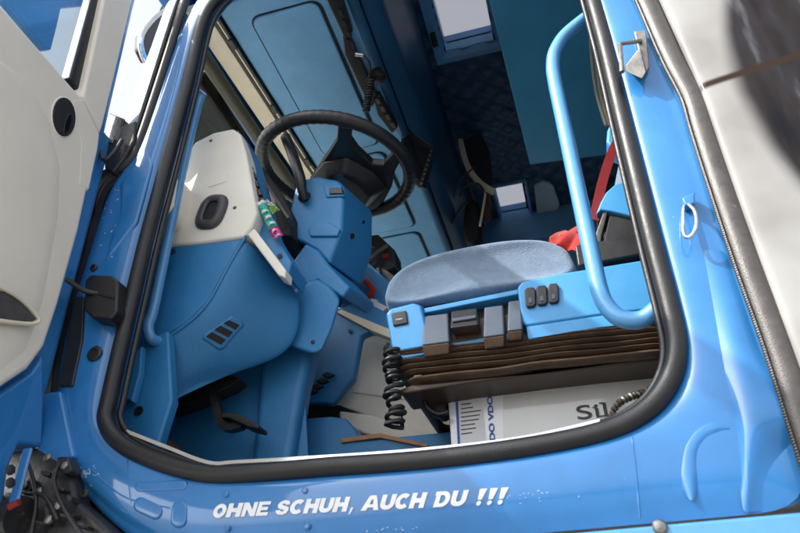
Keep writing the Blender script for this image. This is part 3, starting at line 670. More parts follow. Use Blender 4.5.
sweep('antenna_lead', [SZ(363, 55, 2.955), SZ(369, 62, 2.94), SZ(370, 74, 2.94), SZ(366, 80, 2.96)], 'blackp', GEAR, r=.004, k=8)
MIC = thing('handset', 'black radio handset with coiled cord hanging from the overhead shelf', 'radio handset', SZ(378, 76, 2.96))
lathe('handset_body', [(.012, 0), (.024, .006), (.028, .02), (.022, .04), (.012, .05)], SZ(378, 76, 2.955)+V((0, 0, -.02)), (0, 0, 1), 'blackp', MIC)
sweep('coiled_cord', helix(SZ(371, 78, 2.93), SZ(366, 112, 2.88), .010, 13, 10), 'blackp', MIC, r=.0042, n=2, k=6)

# ---- upper bunk board
bk = [SZ(x, y, 3.25) for x, y in ((480, -40), (530, 165), (640, 168), (640, -40))]
BUNK = slab('upper_bunk', [V((-.045, .10, 3.25)), bk[1], V((.60, 1.47, 3.25)), V((.60, .10, 3.25))], (0, 0, .09), 'bunk', CAB, .006)
for k in range(3):
    sweep('bunk_cord', [S(x+k*4, y, .75) for x, y in ((590, 30), (592, 60), (597, 95), (606, 125))], 'creamdk', BUNK, r=.006, k=8) if k < 2 else None

# ================================================================ dash
# cream end panel with air vent
ce = [S(x, y, .13) for x, y in ((162, 246), (172, 205), (184, 160), (194, 142), (214, 132), (233, 128), (240, 133), (246, 152), (252, 185), (257, 213), (252, 226), (244, 237), (200, 243))]
CE = slab('dash_end_panel', ce, (0, .06, 0), 'cream', CAB, .008, 3)
vc = S(211, 211, .124)
def oval_y(c, rx, rz, tilt=0, k=28, e=2.6):
    out = []
    for i in range(k):
        a = 2*pi*i/k; x = abs(cos(a))**(2/e)*math.copysign(1, cos(a))*rx; z = abs(sin(a))**(2/e)*math.copysign(1, sin(a))*rz
        out.append(V((c.x+x*cos(tilt)-z*sin(tilt), c.y, c.z+x*sin(tilt)+z*cos(tilt))))
    return out
AV = sweep('air_vent', oval_y(vc+V((0, -.002, 0)), .029, .042, -.22, e=3.2), 'ring', CE, prof=[(-.013, -.006), (-.012, .003), (-.006, .006), (.004, .004), (.011, -.002), (.012, -.006)], closed=True, ref=(0, -1, 0), smoothpath=False)
slab('vent_throat', oval_y(vc+V((0, .0005, 0)), .026, .039, -.22, e=3.2), (0, .004, 0), 'dark', CE, 0)
sweep('vent_lip', oval_y(vc+V((0, -.002, 0)), .0185, .032, -.22, e=3.0), 'blackp', CE, r=.0028, closed=True, ref=(0, -1, 0), smoothpath=False, k=8)
slab('panel_flap', oval_y(S(217, 180, .128), .026, .016, .15, e=6), (0, .01, 0), 'cream', CE, .002)
for x, y in ((211, 141), (235, 208)): lathe('panel_clip', [(.005, 0), (.005, .002), (.003, .003)], S(x, y, .131), (0, -1, 0), 'greyrub', CE, 10)
# blue side column with switches behind the cream panel
slab('dash_side', [S(x, y, .17) for x, y in ((236, 128), (246, 140), (262, 200), (268, 222), (292, 262), (288, 275), (246, 236), (256, 212))], (0, .10, 0), 'plastic', CAB, .006, 3)
SWB = slab('switch_strip', [S(x, y, .165) for x, y in ((243, 160), (250, 158), (262, 198), (258, 208), (252, 190))], (0, .01, 0), 'blackp', CAB, .003)
for k in range(5):
    x, y = 246+k*3.0, 164+k*8.5
    slab('dash_switch', [S(x+a, y+b, .158) for a, b in ((0, 0), (5, -1), (7, 5), (2, 6))], (0, .01, 0), 'blackp', SWB, .002)
slab('cream_strip', [S(x, y, .125) for x, y in ((247, 234), (254, 228), (286, 270), (285, 278), (278, 275))], (0, .04, 0), 'cream', CAB, .004, 3)
# lower blue dash body
b1 = [(163, 247, .135), (243, 238, .135), (226, 268, .135), (208, 300, .135), (186, 322, .135), (150, 345, .135), (128, 352, .135), (140, 300, .135)]
slab('dash_end', [S(*p) for p in b1], (0, .05, 0), 'plastic', CAB, .008, 3)
# rear-facing face: ridge -> bottom edge, lofted rows
rows = [[(244, 237, .137), (226, 268, .137), (208, 300, .137), (186, 322, .137), (150, 347, .137), (126, 356, .137)],
        [(252, 243, .15), (236, 275, .15), (219, 308, .15), (196, 332, .15), (158, 357, .15), (126, 372, .15)],
        [(272, 262, .21), (262, 295, .21), (246, 326, .21), (222, 350, .20), (180, 376, .18), (140, 402, .17)],
        [(292, 282, .27), (290, 315, .27), (275, 340, .27), (247, 364, .255), (200, 382, .23), (152, 412, .19)],
        [(300, 300, .29), (300, 335, .30), (285, 356, .30), (258, 366, .28), (228, 374, .25), (167, 404, .20)]]
vs = [S(*p) for r_ in rows for p in r_]
k = len(rows[0]); fs = [(j*k+i, j*k+i+1, (j+1)*k+i+1, (j+1)*k+i) for j in range(len(rows)-1) for i in range(k-1)]
DASH = mesh('lower_dash', vs, fs, 'plastic', CAB, sub=2, solid=.012)
sweep('dash_ridge', [S(x, y, .1355) for x, y in ((246, 236), (228, 267), (209, 301), (188, 323), (152, 347), (130, 358))], 'plastic', DASH, r=.0042, k=10, n=5)

# vent slots in a shallow frame
A = surf(DASH)
VF = slab('dash_vent', [A(x, y, .004) for x, y in ((203, 338), (206, 334), (232, 317), (240, 320), (243, 325), (224, 347), (219, 349))], None, 'plastic', DASH, .004, 3, back=[A(x, y, -.004) for x, y in ((200, 340), (205, 332), (232, 314), (243, 318), (247, 326), (226, 350), (219, 353))])
for q in (((223.5, 323), (229, 320), (239.5, 325), (235.5, 329.5)), ((214.5, 329.5), (220.5, 325.5), (233, 332), (228.5, 337)), ((206, 336.5), (212, 332), (226, 339.5), (221, 344.5))):
    slab('vent_slot', [A(x, y, .0055) for x, y in q], None, 'dark', VF if False else DASH, .0008, back=[A(x, y, .0) for x, y in q])
lathe('dash_plug', [(.006, 0), (.006, .003)], S(256, 264, .178), (.3, -1, -.3), 'blackp', DASH, 12)
lathe('dash_plug', [(.006, 0), (.006, .003)], S(280, 256, .168), (.3, -1, -.3), 'blackp', DASH, 12)
# kick panel, footwell
KP = slab('kick_panel', [S(x, y, .11) for x, y in ((124, 345), (168, 330), (172, 400), (160, 438), (156, 460), (120, 446))], (0, .03, 0), 'plastic', CAB, .006, 3)
lathe('kick_hole', [(.0105, 0), (.0105, .002), (.008, .002), (.008, -.004)], S(139, 411, .109), (0, -1, 0), 'blackp', KP, 18)
slab('kick_trim', [S(x, y, .085) for x, y in ((126, 360), (142, 345), (140, 372), (132, 402), (124, 398))], (0, .02, 0), 'plastic', CAB, .004)
slab('mat_edge', [S(x, y, .14) for x, y in ((124, 424), (156, 432), (154, 446), (124, 438))], (0, .1, 0), 'brown', CAB, .003)
slab('footwell_wall', [S(x, y, .40) for x, y in ((100, 340), (300, 300), (310, 480), (100, 480))], (-.02, .04, 0), 'plastic', CAB, .004)
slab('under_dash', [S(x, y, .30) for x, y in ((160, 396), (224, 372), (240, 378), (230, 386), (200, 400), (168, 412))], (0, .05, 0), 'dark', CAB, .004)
# column shroud down to the floor
lo = [S(x, y, .37) for x, y in ((262, 330), (282, 322), (306, 322), (316, 332), (303, 385), (288, 478), (272, 480), (248, 480), (256, 400))]
slab('column_shroud', lo, (0, .07, 0), 'plastic', CAB, .022, 4)
# knee pad
kn = [(283, 298), (300, 286), (317, 279), (329, 285), (341, 300), (332, 330), (322, 352), (312, 355), (290, 347), (262, 352), (270, 330), (281, 308)]
slab('knee_pad', [S(x, y, .315) for x, y in kn], None, 'plastic', CAB, .016, 4, back=[S(x, y, .45) for x, y in [(x*.94+18, y*.94+15) for x, y in kn]])
lathe('pad_clip', [(.005, 0), (.005, .002), (.003, .003)], S(313, 342, .314), (0, -1, 0), 'blackp', CAB, 10)
# lower column cover and the switch pod
slab('column_cover', [S(x, y, .335) for x, y in ((282, 276), (292, 262), (305, 243), (318, 250), (328, 264), (350, 287), (342, 298), (317, 280), (282, 297))], (.02, .16, .03), 'plastic', CAB, .008, 3)
pod = [(286, 236), (288, 214), (295, 186), (303, 179), (317, 176), (338, 180), (344, 187), (342, 229), (329, 264), (316, 250), (302, 242)]
POD = slab('switch_pod', [S(x, y, .34) for x, y in pod], (.035, .17, .02), 'plastic', CAB, .010, 3)
slab('pod_step', [S(x, y, .333) for x, y in ((308, 230), (314, 222), (330, 222), (340, 229), (337, 236), (310, 236))], (0, .03, 0), 'plastic', POD, .004, 3)
slab('pod_socket', [S(x, y, .335) for x, y in ((323, 185), (341, 184), (344, 196), (326, 197))], (0, .02, 0), 'plastic', POD, .003)
slab('pod_button', [S(x, y, .331) for x, y in ((329, 187.5), (342, 187.5), (343, 193.5), (329, 194))], (0, .02, 0), 'blackp', POD, .003)
lathe('stalk_boot', [(.017, 0), (.019, .006), (.015, .014), (.010, .018)], S(305, 198, .342), (0, -1, .1), 'blackp', POD, 20)
sweep('stalk', [S(305, 200, .325), S(302, 190, .31), S(300, 178, .30), S(295, 162, .30), S(290, 148, .30), S(285.5, 137, .30)], 'blackp', POD, r=.0145, n=5, k=10, rfun=lambda t: .72 + (.38 if t > .35 else .38*t/.35))
for x, y, r in ((350, 202, .006), (352, 236, .008), (363, 222, .006)):
    lathe('pod_screw', [(r, 0), (r, .003), (r*.6, .003), (r*.6, .001)], S(x, y, .39), (.9, -.2, -.3), 'blackp', POD, 12)

# ---- steering wheel
WC = V((-.58, .45, 2.592)); WN = V((.17, 0, .985)).normalized(); WU = V((0, 1, 0)).cross(WN); WV = V((0, 1, 0))
R0 = .234; pts = []; N = 180
for i in range(N):
    a = 2*pi*i/N; pts.append(WC+(WU*cos(a)+WV*sin(a))*R0)
def grip(t):
    a = (t*360) % 360
    return 1+.055*sin(t*2*pi*62) if (95 < a < 300 or a < 52) else 1
SW = sweep('steering_wheel', pts, 'wheel', CAB, r=.0205, closed=True, k=14, smoothpath=False, ref=WN, rfun=grip)
def wp(u_, v_, h): return WC+WU*u_+WV*v_+WN*h
hub = [(313, 176), (322, 162), (331, 149), (337, 139), (338, 126), (352, 127), (351, 140), (358, 150), (372, 163), (384, 164), (393, 153), (401, 160), (395, 171), (392, 186), (384, 201), (371, 215)]
hp = [SP(x, y, WC-WN*.006, WN) for x, y in hub]
hl = [((p-WC).dot(WU), (p-WC).dot(WV)) for p in hp]
hl += [(-.01, .225), (-.05, .13), (-.11, .16), (-.165, .17), (-.185, .14), (-.12, .09), (-.105, .04)]
slab('wheel_pad', [wp(a, b, -.012) for a, b in hl], WN*.028, 'blackp', SW, .006, 3)
hk = [(a*.62+.012, b*.55+.03) for a, b in ((-.11, .02), (-.02, -.10), (.06, -.12), (.12, -.02), (.14, .09), (.06, .20), (-.05, .18), (-.12, .10))]
slab('hub_cover', [wp(a, b, -.055) for a, b in hk], None, 'blackp', SW, .012, 3, back=[wp(a*1.75-.02, b*1.5-.02, -.010) for a, b in hk])
lathe('hub_screw', [(.006, 0), (.006, .003)], SP(353, 178, WC-WN*.05, WN), -WN, 'dark', SW, 12)

# ---- instrument binnacle behind the wheel
slab('binnacle', [S(x, y, .30) for x, y in ((250, 158), (262, 166), (280, 190), (292, 214), (292, 236), (276, 236), (262, 206))], (0, .42, 0), 'dark', CAB, .006)
sweep('binnacle_lip', [S(x, y, .27) for x, y in ((244, 146), (256, 168), (272, 193), (291, 222))], 'greyrub', CAB, prof=[(-.0035, -.02), (.0035, -.02), (.0035, .02), (-.0035, .02)], ref=(0, -1, 0))
box('dash_top', (-1.30, .052, 2.20), (-.86, FAR, 2.34), 'cream', CAB, .03, 3)

# ---- centre console and engine tunnel
CON = slab('centre_console', [S(x, y, .62) for x, y in ((318, 312), (344, 306), (364, 300), (398, 318), (400, 340), (372, 332), (362, 336), (354, 378), (332, 404), (296, 402), (300, 360))], (0, .03, 0), 'plastic', CAB, .008, 3)
for x, y in ((327, 375), (321.5, 381), (316, 386.5), (310.5, 391.5)):
    slab('console_vent', [S(x+a, y+b, .611) for a, b in ((-5.5, -.5), (0, -3.5), (7, -.5), (1.5, 2.6))], (0, .012, 0), 'dark', CON, .001)
slab('console_band', [S(x, y, .605) for x, y in ((336, 312), (341, 309), (402, 334), (402, 343), (372, 331))], (0, .03, 0), 'creamdk', CON, .003)
lathe('console_clip', [(.006, 0), (.006, .003)], S(350, 331, .618), (0, -1, 0), 'blackp', CON, 10)
UP = slab('console_top', [S(x, y, .66) for x, y in ((345, 262), (368, 262), (392, 284), (410, 300), (400, 322), (362, 300), (340, 308))], (0, .12, 0), 'plastic', CAB, .006)
for x, y in ((352, 298), (360, 292), (356, 304), (372, 306), (382, 311)):
    lathe('console_knob', [(.008, 0), (.008, .01), (.005, .012)], S(x, y, .655), (0, -1, 0), 'blackp', UP, 12)
RAD = slab('cluster_box', [S(x, y, .72) for x, y in ((364, 236), (378, 234), (395, 250), (396, 266), (380, 274), (364, 262))], (0, .08, 0), 'blackp', CAB, .005)
sweep('gear_lever', [S(367, 264, .70), S(376, 254, .70), S(388, 246, .70)], 'greyrub', RAD, r=.009, k=10)
slab('warning_button', [S(x, y, .712) for x, y in ((382, 255), (387, 253), (388, 257), (384, 258))], (0, .01, 0), 'red', RAD, .001)
slab('chrome_bracket', [S(x, y, .705) for x, y in ((376, 268), (379, 267), (380, 275), (377, 274))], (0, .01, 0), 'galv', RAD, .001)
slab('cluster_ledge', [S(x, y, .71) for x, y in ((362, 270), (384, 268), (410, 286), (402, 294), (370, 284))], (0, .06, 0), 'blackp', RAD, .004)
slab('tunnel_panel', [S(x, y, .72) for x, y in ((355, 322), (400, 336), (470, 360), (470, 440), (420, 438), (385, 428), (356, 412), (325, 405), (345, 385), (352, 360))], (0, .06, 0), 'cream', CAB, .010, 3)
slab('tunnel_door', [S(x, y, .714) for x, y in ((364, 338), (392, 345), (410, 352), (410, 400), (352, 392), (360, 366))], (0, .01, 0), 'cream', CAB, .003)
slab('tunnel_base', [S(x, y, .66) for x, y in ((338, 410), (372, 414), (420, 432), (470, 432), (470, 460), (380, 440), (340, 425))], (0, .08, 0), 'cream', CAB, .010, 3)
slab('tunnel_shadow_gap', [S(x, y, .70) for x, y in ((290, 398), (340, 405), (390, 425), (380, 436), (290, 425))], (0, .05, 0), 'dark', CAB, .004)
STEP = slab('step_box', [S(x, y, .50) for x, y in ((286, 420), (330, 416), (346, 418), (362, 440), (452, 431), (452, 480), (286, 480))], (0, .12, 0), 'plastic', CAB, .006, 3)
slab('wood_edge', [S(x, y, .492) for x, y in ((341, 438), (380, 433), (428, 444), (428, 447.5), (380, 437.5), (341, 442.5))], (0, .05, 0), 'wood', STEP, .001)
lathe('step_knob', [(.016, 0), (.016, .01), (.01, .016)], S(288, 452, .485), (0, -1, 0), 'blackp', STEP, 16)

# ---- clutch pedal
PED = sweep('pedal', [S(210, 378, .30), S(214, 395, .30), S(219, 412, .30), S(222, 424, .30), S(230, 428, .30), S(243, 425, .30)], 'blackp', CAB, prof=[(-.009, -.012), (.009, -.012), (.009, .012), (-.009, .012)], ref=(0, -1, 0), n=5)
slab('pedal_pad', [S(x, y, .27) for x, y in ((221, 412), (238, 413), (259, 425), (258, 429), (248, 427), (228, 418), (221, 418))], (0, .05, 0), 'rubber', PED, .003)

# ---- interior grab rails
gp = [(203, 92, .07), (200, 97, .075), (196, 112, .08), (188, 145, .08), (176, 200, .08), (164, 258, .08), (153, 310, .08), (148, 326, .08), (151, 338, .09), (160, 342, .12)]
sweep('pillar_grab_rail', [S(*p) for p in gp], 'paint_in', CAB, r=.0125, n=5, k=12)
for x, y in ((177, 252), (147, 300)): lathe('rail_screw', [(.008, 0), (.008, .003)], S(x-1 if x < 160 else x-4, y, .095), (0, -1, 0), 'blackp', CAB, 12)
rg = [(612, 0, .045), (588, 17, .055), (566, 35, .06), (556, 50, .06), (553, 64, .06), (555, 82, .06), (566, 134, .06), (580, 200, .06), (592, 256, .06), (599, 288, .06), (606, 305, .06), (620, 318, .06), (640, 320, .058), (656, 310, .05), (676, 290, .04)]
sweep('entry_grab_rail', [S(*p) for p in rg], 'paint_in', CAB, r=.0165, n=6, k=16)

# ================================================================ driver's seat
SEAT = thing('driver_seat', parent=CAB)
cu = [(387, 306), (386, 294), (391, 282), (403, 271), (421, 262), (445, 254), (472, 247.5), (500, 243.5), (528, 242), (550, 244), (566, 251), (574, 262), (576, 276), (545, 284), (500, 292), (450, 300), (410, 307)]
prof = catmull([S(x, y, .24) for x, y in cu], 3, True); cc = sum(prof, V())/len(prof)
vs = []; fs = []; K = len(prof)
SL = ((.235, .80), (.222, .90), (.222, .97), (.235, 1.0), (.32, 1.02), (.5, 1.03), (.66, 1.02), (.735, .97), (.75, .90))
for Y, s in SL:
    for p in prof:
        q = cc+(p-cc)*1; d = p-cc; L = d.length; q = cc+d*max(.1, (L-(1-s)*.22)/L if s < 1 else s); vs.append(V((q.x, Y, q.z)))
for j in range(len(SL)-1):
    for i in range(K): fs.append((j*K+i, j*K+(i+1) % K, (j+1)*K+(i+1) % K, (j+1)*K+i))
fs += [tuple(range(K)), tuple(range(len(SL)*K-1, (len(SL)-1)*K-1, -1))]
mesh('seat_cushion', vs, fs, 'fabric', SEAT, sub=1, angle=180)
# front and rear trim blocks
SF = slab('front_trim', [S(x, y, .195) for x, y in ((386, 314), (390, 309), (414, 303), (421, 306), (431, 346), (397, 352), (392, 348))], None, 'seatblue', SEAT, .006, 3,
          back=[S(x, y, .30) for x, y in ((388, 314), (392, 310), (418, 305), (428, 308), (438, 344), (400, 350), (394, 346))])
slab('trim_chamfer', [S(x, y, .20) for x, y in ((396, 351), (431, 345.5), (438, 352), (400, 359))], (0, .08, .0), 'seatblue', SEAT, .003)
slab('heater_switch', [S(x, y, .190) for x, y in ((391, 313), (406, 310), (408, 323), (393, 326))], (0, .012, 0), 'blackp', SEAT, .003)
textmesh('switch_mark', 'mem', 'letter', SEAT, S(396, 320.5, .189), S(404, 319, .189)-S(396, 320.5, .189), (0, 0, 1), width=.015, height=.005)
SR = slab('rear_trim', [S(x, y, .195) for x, y in ((517, 287), (522, 281), (560, 273), (640, 260), (664, 256), (664, 308), (600, 315), (526, 326), (521, 322))], (0, .10, 0), 'seatblue', SEAT, .006, 3)
slab('rear_chamfer', [S(x, y, .197) for x, y in ((526, 326.5), (600, 315.5), (664, 308.5), (664, 321), (600, 328), (528, 340))], None, 'seatblue', SEAT, .003,
     back=[S(x, y, .28) for x, y in ((526, 326.5), (600, 315.5), (664, 308.5), (664, 321), (600, 328), (528, 340))])
for x, y in ((530, 296.5), (541.5, 294.5), (553, 292.5)):
    sw = slab('seat_rocker', [S(x+a, y+b, .187) for a, b in ((-4, -9), (3.5, -10), (5.5, -7), (6, 7), (4, 9.5), (-3, 10.5), (-4.5, 8), (-5.5, -6))], (0, .012, 0), 'blackp', SEAT, .003, 3)
    slab('rocker_mark', [S(x+a, y+b, .1855) for a, b in ((-1.6, 1.5), (2, 1), (2.4, 6), (-1.2, 6.5))], (0, .002, 0), 'grey', SEAT, .0005)
slab('seat_rail', [S(x, y, .215) for x, y in ((424, 308), (518, 289), (518, 294), (424, 313))], (0, .05, 0), 'seatblue', SEAT, .002)
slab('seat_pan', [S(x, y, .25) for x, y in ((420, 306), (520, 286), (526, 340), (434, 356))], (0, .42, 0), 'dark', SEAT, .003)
slab('lower_rail', [S(x, y, .215) for x, y in ((432, 346), (524, 331), (526, 339), (434, 355))], (0, .05, 0), 'seatblue', SEAT, .002)
def lever(px, ybot, m1, split):
    (x0, x1, y0, y1) = px
    sl_ = -.13
    f = lambda x, y, d: S(x, y+(x-x0)*sl_, d)
    L = slab('seat_lever', [f(x0, y0, .205), f(x1, y0, .205), f(x1+1.5, split, .178), f(x0-1, split, .178)], (0, .035, 0), m1, SEAT, .004, 3)
    slab('lever_foot', [f(x0-1, split+.5, .180), f(x1+1.5, split+.5, .180), f(x1+1, y1, .19), f(x0+1, y1, .19)], (0, .03, 0), 'brown', SEAT, .003)  # brown colour stands for the sunlit reflection on the lever bottoms
lever((423, 448, 316, 357), 0, 'grey', 345); lever((451, 477, 311, 330), 0, 'blackp', 328)
lever((484, 503, 307, 349), 0, 'grey', 337); lever((508, 521, 301, 341), 0, 'grey', 331)
slab('lever_tab', [S(x, y, .182) for x, y in ((452, 318), (476, 314.5), (476, 318), (452, 322))], (0, .02, 0), 'grey', SEAT, .002)
slab('lever_sun_patch', [S(x, y, .1765) for x, y in ((431, 326), (447, 323), (447.5, 339), (424, 343.5), (433, 334))], (0, .004, 0), 'chrome', SEAT, .001) if False else None  # bright slab standing for a patch of sun on the lever, switched off
slab('lever_link', [S(x, y, .24) for x, y in ((452, 330), (480, 326), (481, 336), (456, 340))], (0, .04, 0), 'brown', SEAT, .003)
# bellows: stacked folds
folds = [(354, 324.5, 3.5, 0, 0), (356.5, 327.5, 3.5, 2, .0), (362, 333, 3.5, 4, .0), (367.5, 338.5, 3.5, 6, 0), (373, 344, 3.5, 9, 0), (380.5, 351, 5.5, 14, .0)]
for i, (yl, yr, h, xi, _) in enumerate(folds):
    pl = []
    xl, xr_ = 392+xi, 668
    a0, a1 = S(xl, yl, .205), S(xr_, yr, .205); hz = h*.0019
    base = [(a0.x, .205), (a1.x, .205), (a1.x, .70), (a0.x, .70)]
    pts_ = []
    for (cx, cy, ang0) in ((a1.x-.03, .67, 0), (a0.x+.03, .67, 90), (a0.x+.03, .235, 180), (a1.x-.03, .235, 270)):
        for q in range(6):
            a = radians(ang0+90*q/5); pts_.append((cx+.03*cos(a), cy+.03*sin(a)))
    zm = lambda x: a0.z+(a1.z-a0.z)*(x-a0.x)/(a1.x-a0.x)
    pts_ = [q for a_, b_ in zip(pts_, pts_[1:]+pts_[:1]) for q in [(a_[0]+(b_[0]-a_[0])*u_/14, a_[1]+(b_[1]-a_[1])*u_/14) for u_ in range(14 if abs(a_[0]-b_[0]) > .1 else 1)]]
    sweep('bellows_fold', [V((x, y-.002*sin(x*31+i*.5), zm(x)+.0012*sin(x*17+i*.35)+.0006*sin(x*43+i*2.1))) for x, y in pts_], 'bellow', SEAT, prof=[(-.012, -hz*.6), (-.004, -hz*.95), (.006, -hz*.5), (.010, 0), (.006, hz*.5), (-.004, hz*.95), (-.012, hz*.6)], closed=True, ref=(0, 0, 1), smoothpath=False)
za = S(400, 360, .22)
box('bellows_core', (za.x+.03, .222, 1.775), (.26, .68, 1.87), 'bellow', SEAT, .01)
sag = [(398, 390), (412, 384), (450, 378), (500, 371), (540, 371), (600, 362), (668, 352), (668, 359.5), (600, 366.5), (540, 373.5), (470, 383), (420, 391), (402, 394)]
slab('bellows_skirt', [S(x, y, .212) for x, y in sag], (0, .10, 0), 'bellow', SEAT, .005, 3)
slab('seat_foot', [S(x, y, .30) for x, y in ((422, 398), (446, 392), (446, 410), (440, 414), (430, 410), (424, 404))], (0, .06, 0), 'grime', SEAT, .006)
sweep('seat_hose', [S(424, 398, .27), S(428, 408, .27), S(438, 414, .27), S(448, 412, .27)], 'rubber', SEAT, r=.006, k=8)
lathe('green_coupling', [(.016, 0), (.016, .02), (.010, .024)], S(412, 394, .27), (0, -1, -.2), 'green', SEAT, 16)
coil = helix(S(391, 348, .20), S(396, 424, .20), .015, 11, 12, .0)
coil = [p+V((.004*sin(i*.13)+.0025*sin(i*.41), .004*cos(i*.17), .003*sin(i*.23))) for i, p in enumerate(coil)]
ccen = S(396, 424, .20)
coil = [ccen+(p-ccen)*1+V(((p.x-ccen.x)*.35*max(0, i/len(coil)-.6), 0, 0)) for i, p in enumerate(coil)]
sweep('coiled_air_line', [S(388, 344, .21)]+coil+[S(402, 428, .22), S(400, 415, .24)], 'rubber', SEAT, r=.0048, n=2, k=7)
# backrest, arm hinge, armrest
BK = slab('backrest', [S(x, y, .30) for x, y in ((618, 120), (680, 60), (690, 270), (604, 262), (598, 235), (612, 190), (620, 150))], (0, .42, 0), 'fabric', SEAT, .03, 4)
slab('backrest_shell', [S(x, y, .27) for x, y in ((606, 142), (607, 130), (612, 119), (618, 114), (628, 120), (630, 150), (622, 152), (612, 148))], (0, .06, 0), 'seatblue', SEAT, .008, 4)
slab('armrest_cover', [S(x, y, .205) for x, y in ((596, 214), (600, 203), (606, 192), (615, 184), (626, 180.5), (645, 179), (652, 220), (639, 218), (610, 211), (602, 210))], (0, .09, 0), 'seatblue', SEAT, .010, 4)
slab('armrest_hinge', [S(x, y, .215) for x, y in ((603, 240), (609, 214), (640, 219), (650, 222), (650, 256), (604, 258))], (0, .08, 0), 'blackp', SEAT, .005, 3)
slab('hinge_cap', [S(x, y, .21) for x, y in ((596, 232), (603, 212), (608, 212), (602, 236), (600, 256), (594, 256))], (0, .03, 0), 'greyrub', SEAT, .003)
slab('buckle_box', [S(x, y, .20) for x, y in ((575, 246), (581, 243), (640, 236), (641, 254), (578, 266))], (0, .05, 0), 'blackp', SEAT, .004, 3)
sweep('seat_belt', [S(617, 142, .262), S(611, 155, .25), S(603, 180, .235), S(597, 206, .225), S(594, 220, .22)], 'redbelt', SEAT, prof=[(-.011, -.0015), (.011, -.0015), (.011, .0015), (-.011, .0015)], ref=(.3, -1, 0))

# ================================================================ loose things
# red strap bag on the cushion
RB = thing('red_cloth', 'crumpled red cloth lying on the back of the seat cushion', 'cloth', S(575, 258, .33))
cl = []; K1, K2 = 14, 7
e0 = [(549, 243), (556, 237), (562, 234), (569, 231), (576, 228), (583, 225), (594, 221)]
e1 = [(552, 245), (558, 247), (564, 249), (571, 251), (577, 253), (584, 254), (594, 254)]
top = catmull([S(x, y, .36) for x, y in e0], 4); bot = catmull([S(x, y, .26) for x, y in e1], 4)
vs = []; fs = []
for i in range(len(top)):
    for j in range(9):
        t = j/8; p = top[i].lerp(bot[i], t)+V((0, -.025*sin(pi*t)+.007*sin(i*.55+j*1.1), .004*sin(i*.8+j*1.3)))
        vs.append(p)
for i in range(len(top)-1):
    for j in range(8): fs.append((i*9+j, i*9+j+1, i*9+j+10, i*9+j+9))
mesh('cloth_fold', vs, fs, 'red', RB, sub=1, solid=.004)
sweep('cloth_roll', [S(x, y, .30) for x, y in ((551, 243), (558, 238.5), (567, 236), (578, 233), (592, 229))], 'red', RB, r=.009, k=10, rfun=lambda t: .5+.8*t)

# white box under the seat
BX0 = S(447, 393, .30); BX1 = S(668, 363, .30)
WB = thing('white_box', 'glossy white box with black lettering standing under the seat', 'box', (0, .4, 1.495))
box('box_body', (BX0.x, .30, 1.496), (BX1.x+.05, .62, BX0.z-.002), 'boxwhite', WB, .004)
slab('delivery_note', [S(x, y, .2985) for x, y in ((456, 397), (482, 394), (488, 460), (459, 460))], (0, .001, 0), 'paper', WB, 0)
slab('sleeve', [S(x, y, .2992) for x, y in ((449, 393.8), (503, 386.6), (504, 460), (452, 460))], (0, .0006, 0), 'white', WB, 0)
slab('note_bar', [S(x, y, .2978) for x, y in ((455.5, 402), (458, 401.5), (461, 460), (458.5, 460))], (0, .0005, 0), 'inkblue', WB, 0)
for k in range(8):
    y = 404+k*4.2; L_ = (10, 12, 20, 19, 18, 14, 15, 11)[k]
    slab('note_line', [S(x, yy, .2976) for x, yy in ((461, y), (461+L_, y-L_*.13), (461+L_, y-L_*.13+1), (461, y+1))], (0, .0004, 0), 'ink', WB, 0)
textmesh('note_number', '100', 'ink', WB, S(465, 398.5, .2976), S(475, 397, .2976)-S(465, 398.5, .2976), (0, 0, 1), width=.024, height=.0075)
a, b = S(495.5, 448, .2976), S(492, 396, .2976)
textmesh('note_brand', 'VDO VDO', 'inkblue', WB, a, b-a, V((-1, 0, 0)), width=(b-a).length, height=.011, offset=.03)
a, b = S(578, 419.5, .2978), S(606, 415.5, .2978)
sil = textmesh('box_lettering', 'Sil', 'ink', WB, a, V((1, 0, 0)), (0, 0, 1), width=.060, height=.030, offset=.0)
for fx, w_, z_ in ((.037, .014, 0), (.051, .014, 0), (.033, .008, .020), (.047, .008, .0272)):
    p = a+V((fx, -.0012, z_)); slab('lettering_serif', [p, p+V((w_, 0, 0)), p+V((w_, 0, .0022)), p+V((0, 0, .0022))], (0, .0004, 0), 'ink', WB, 0)
# twisted cable in front of the box
TW = thing('twisted_cable', 'twisted brown cable lying in front of the white box', 'cable', S(612, 416, .2))
for ph in (0, pi):
    c_ = catmull([S(x, y, .20) for x, y in ((611, 416), (618, 404), (630, 397), (643, 393), (656, 387), (672, 380))], 14)
    sweep('cable_strand', [p+V((0, cos(i*.75+ph)*.005, sin(i*.75+ph)*.005)) for i, p in enumerate(c_)], 'bellow' if ph else 'galv', TW, r=.0036, k=6, smoothpath=False)

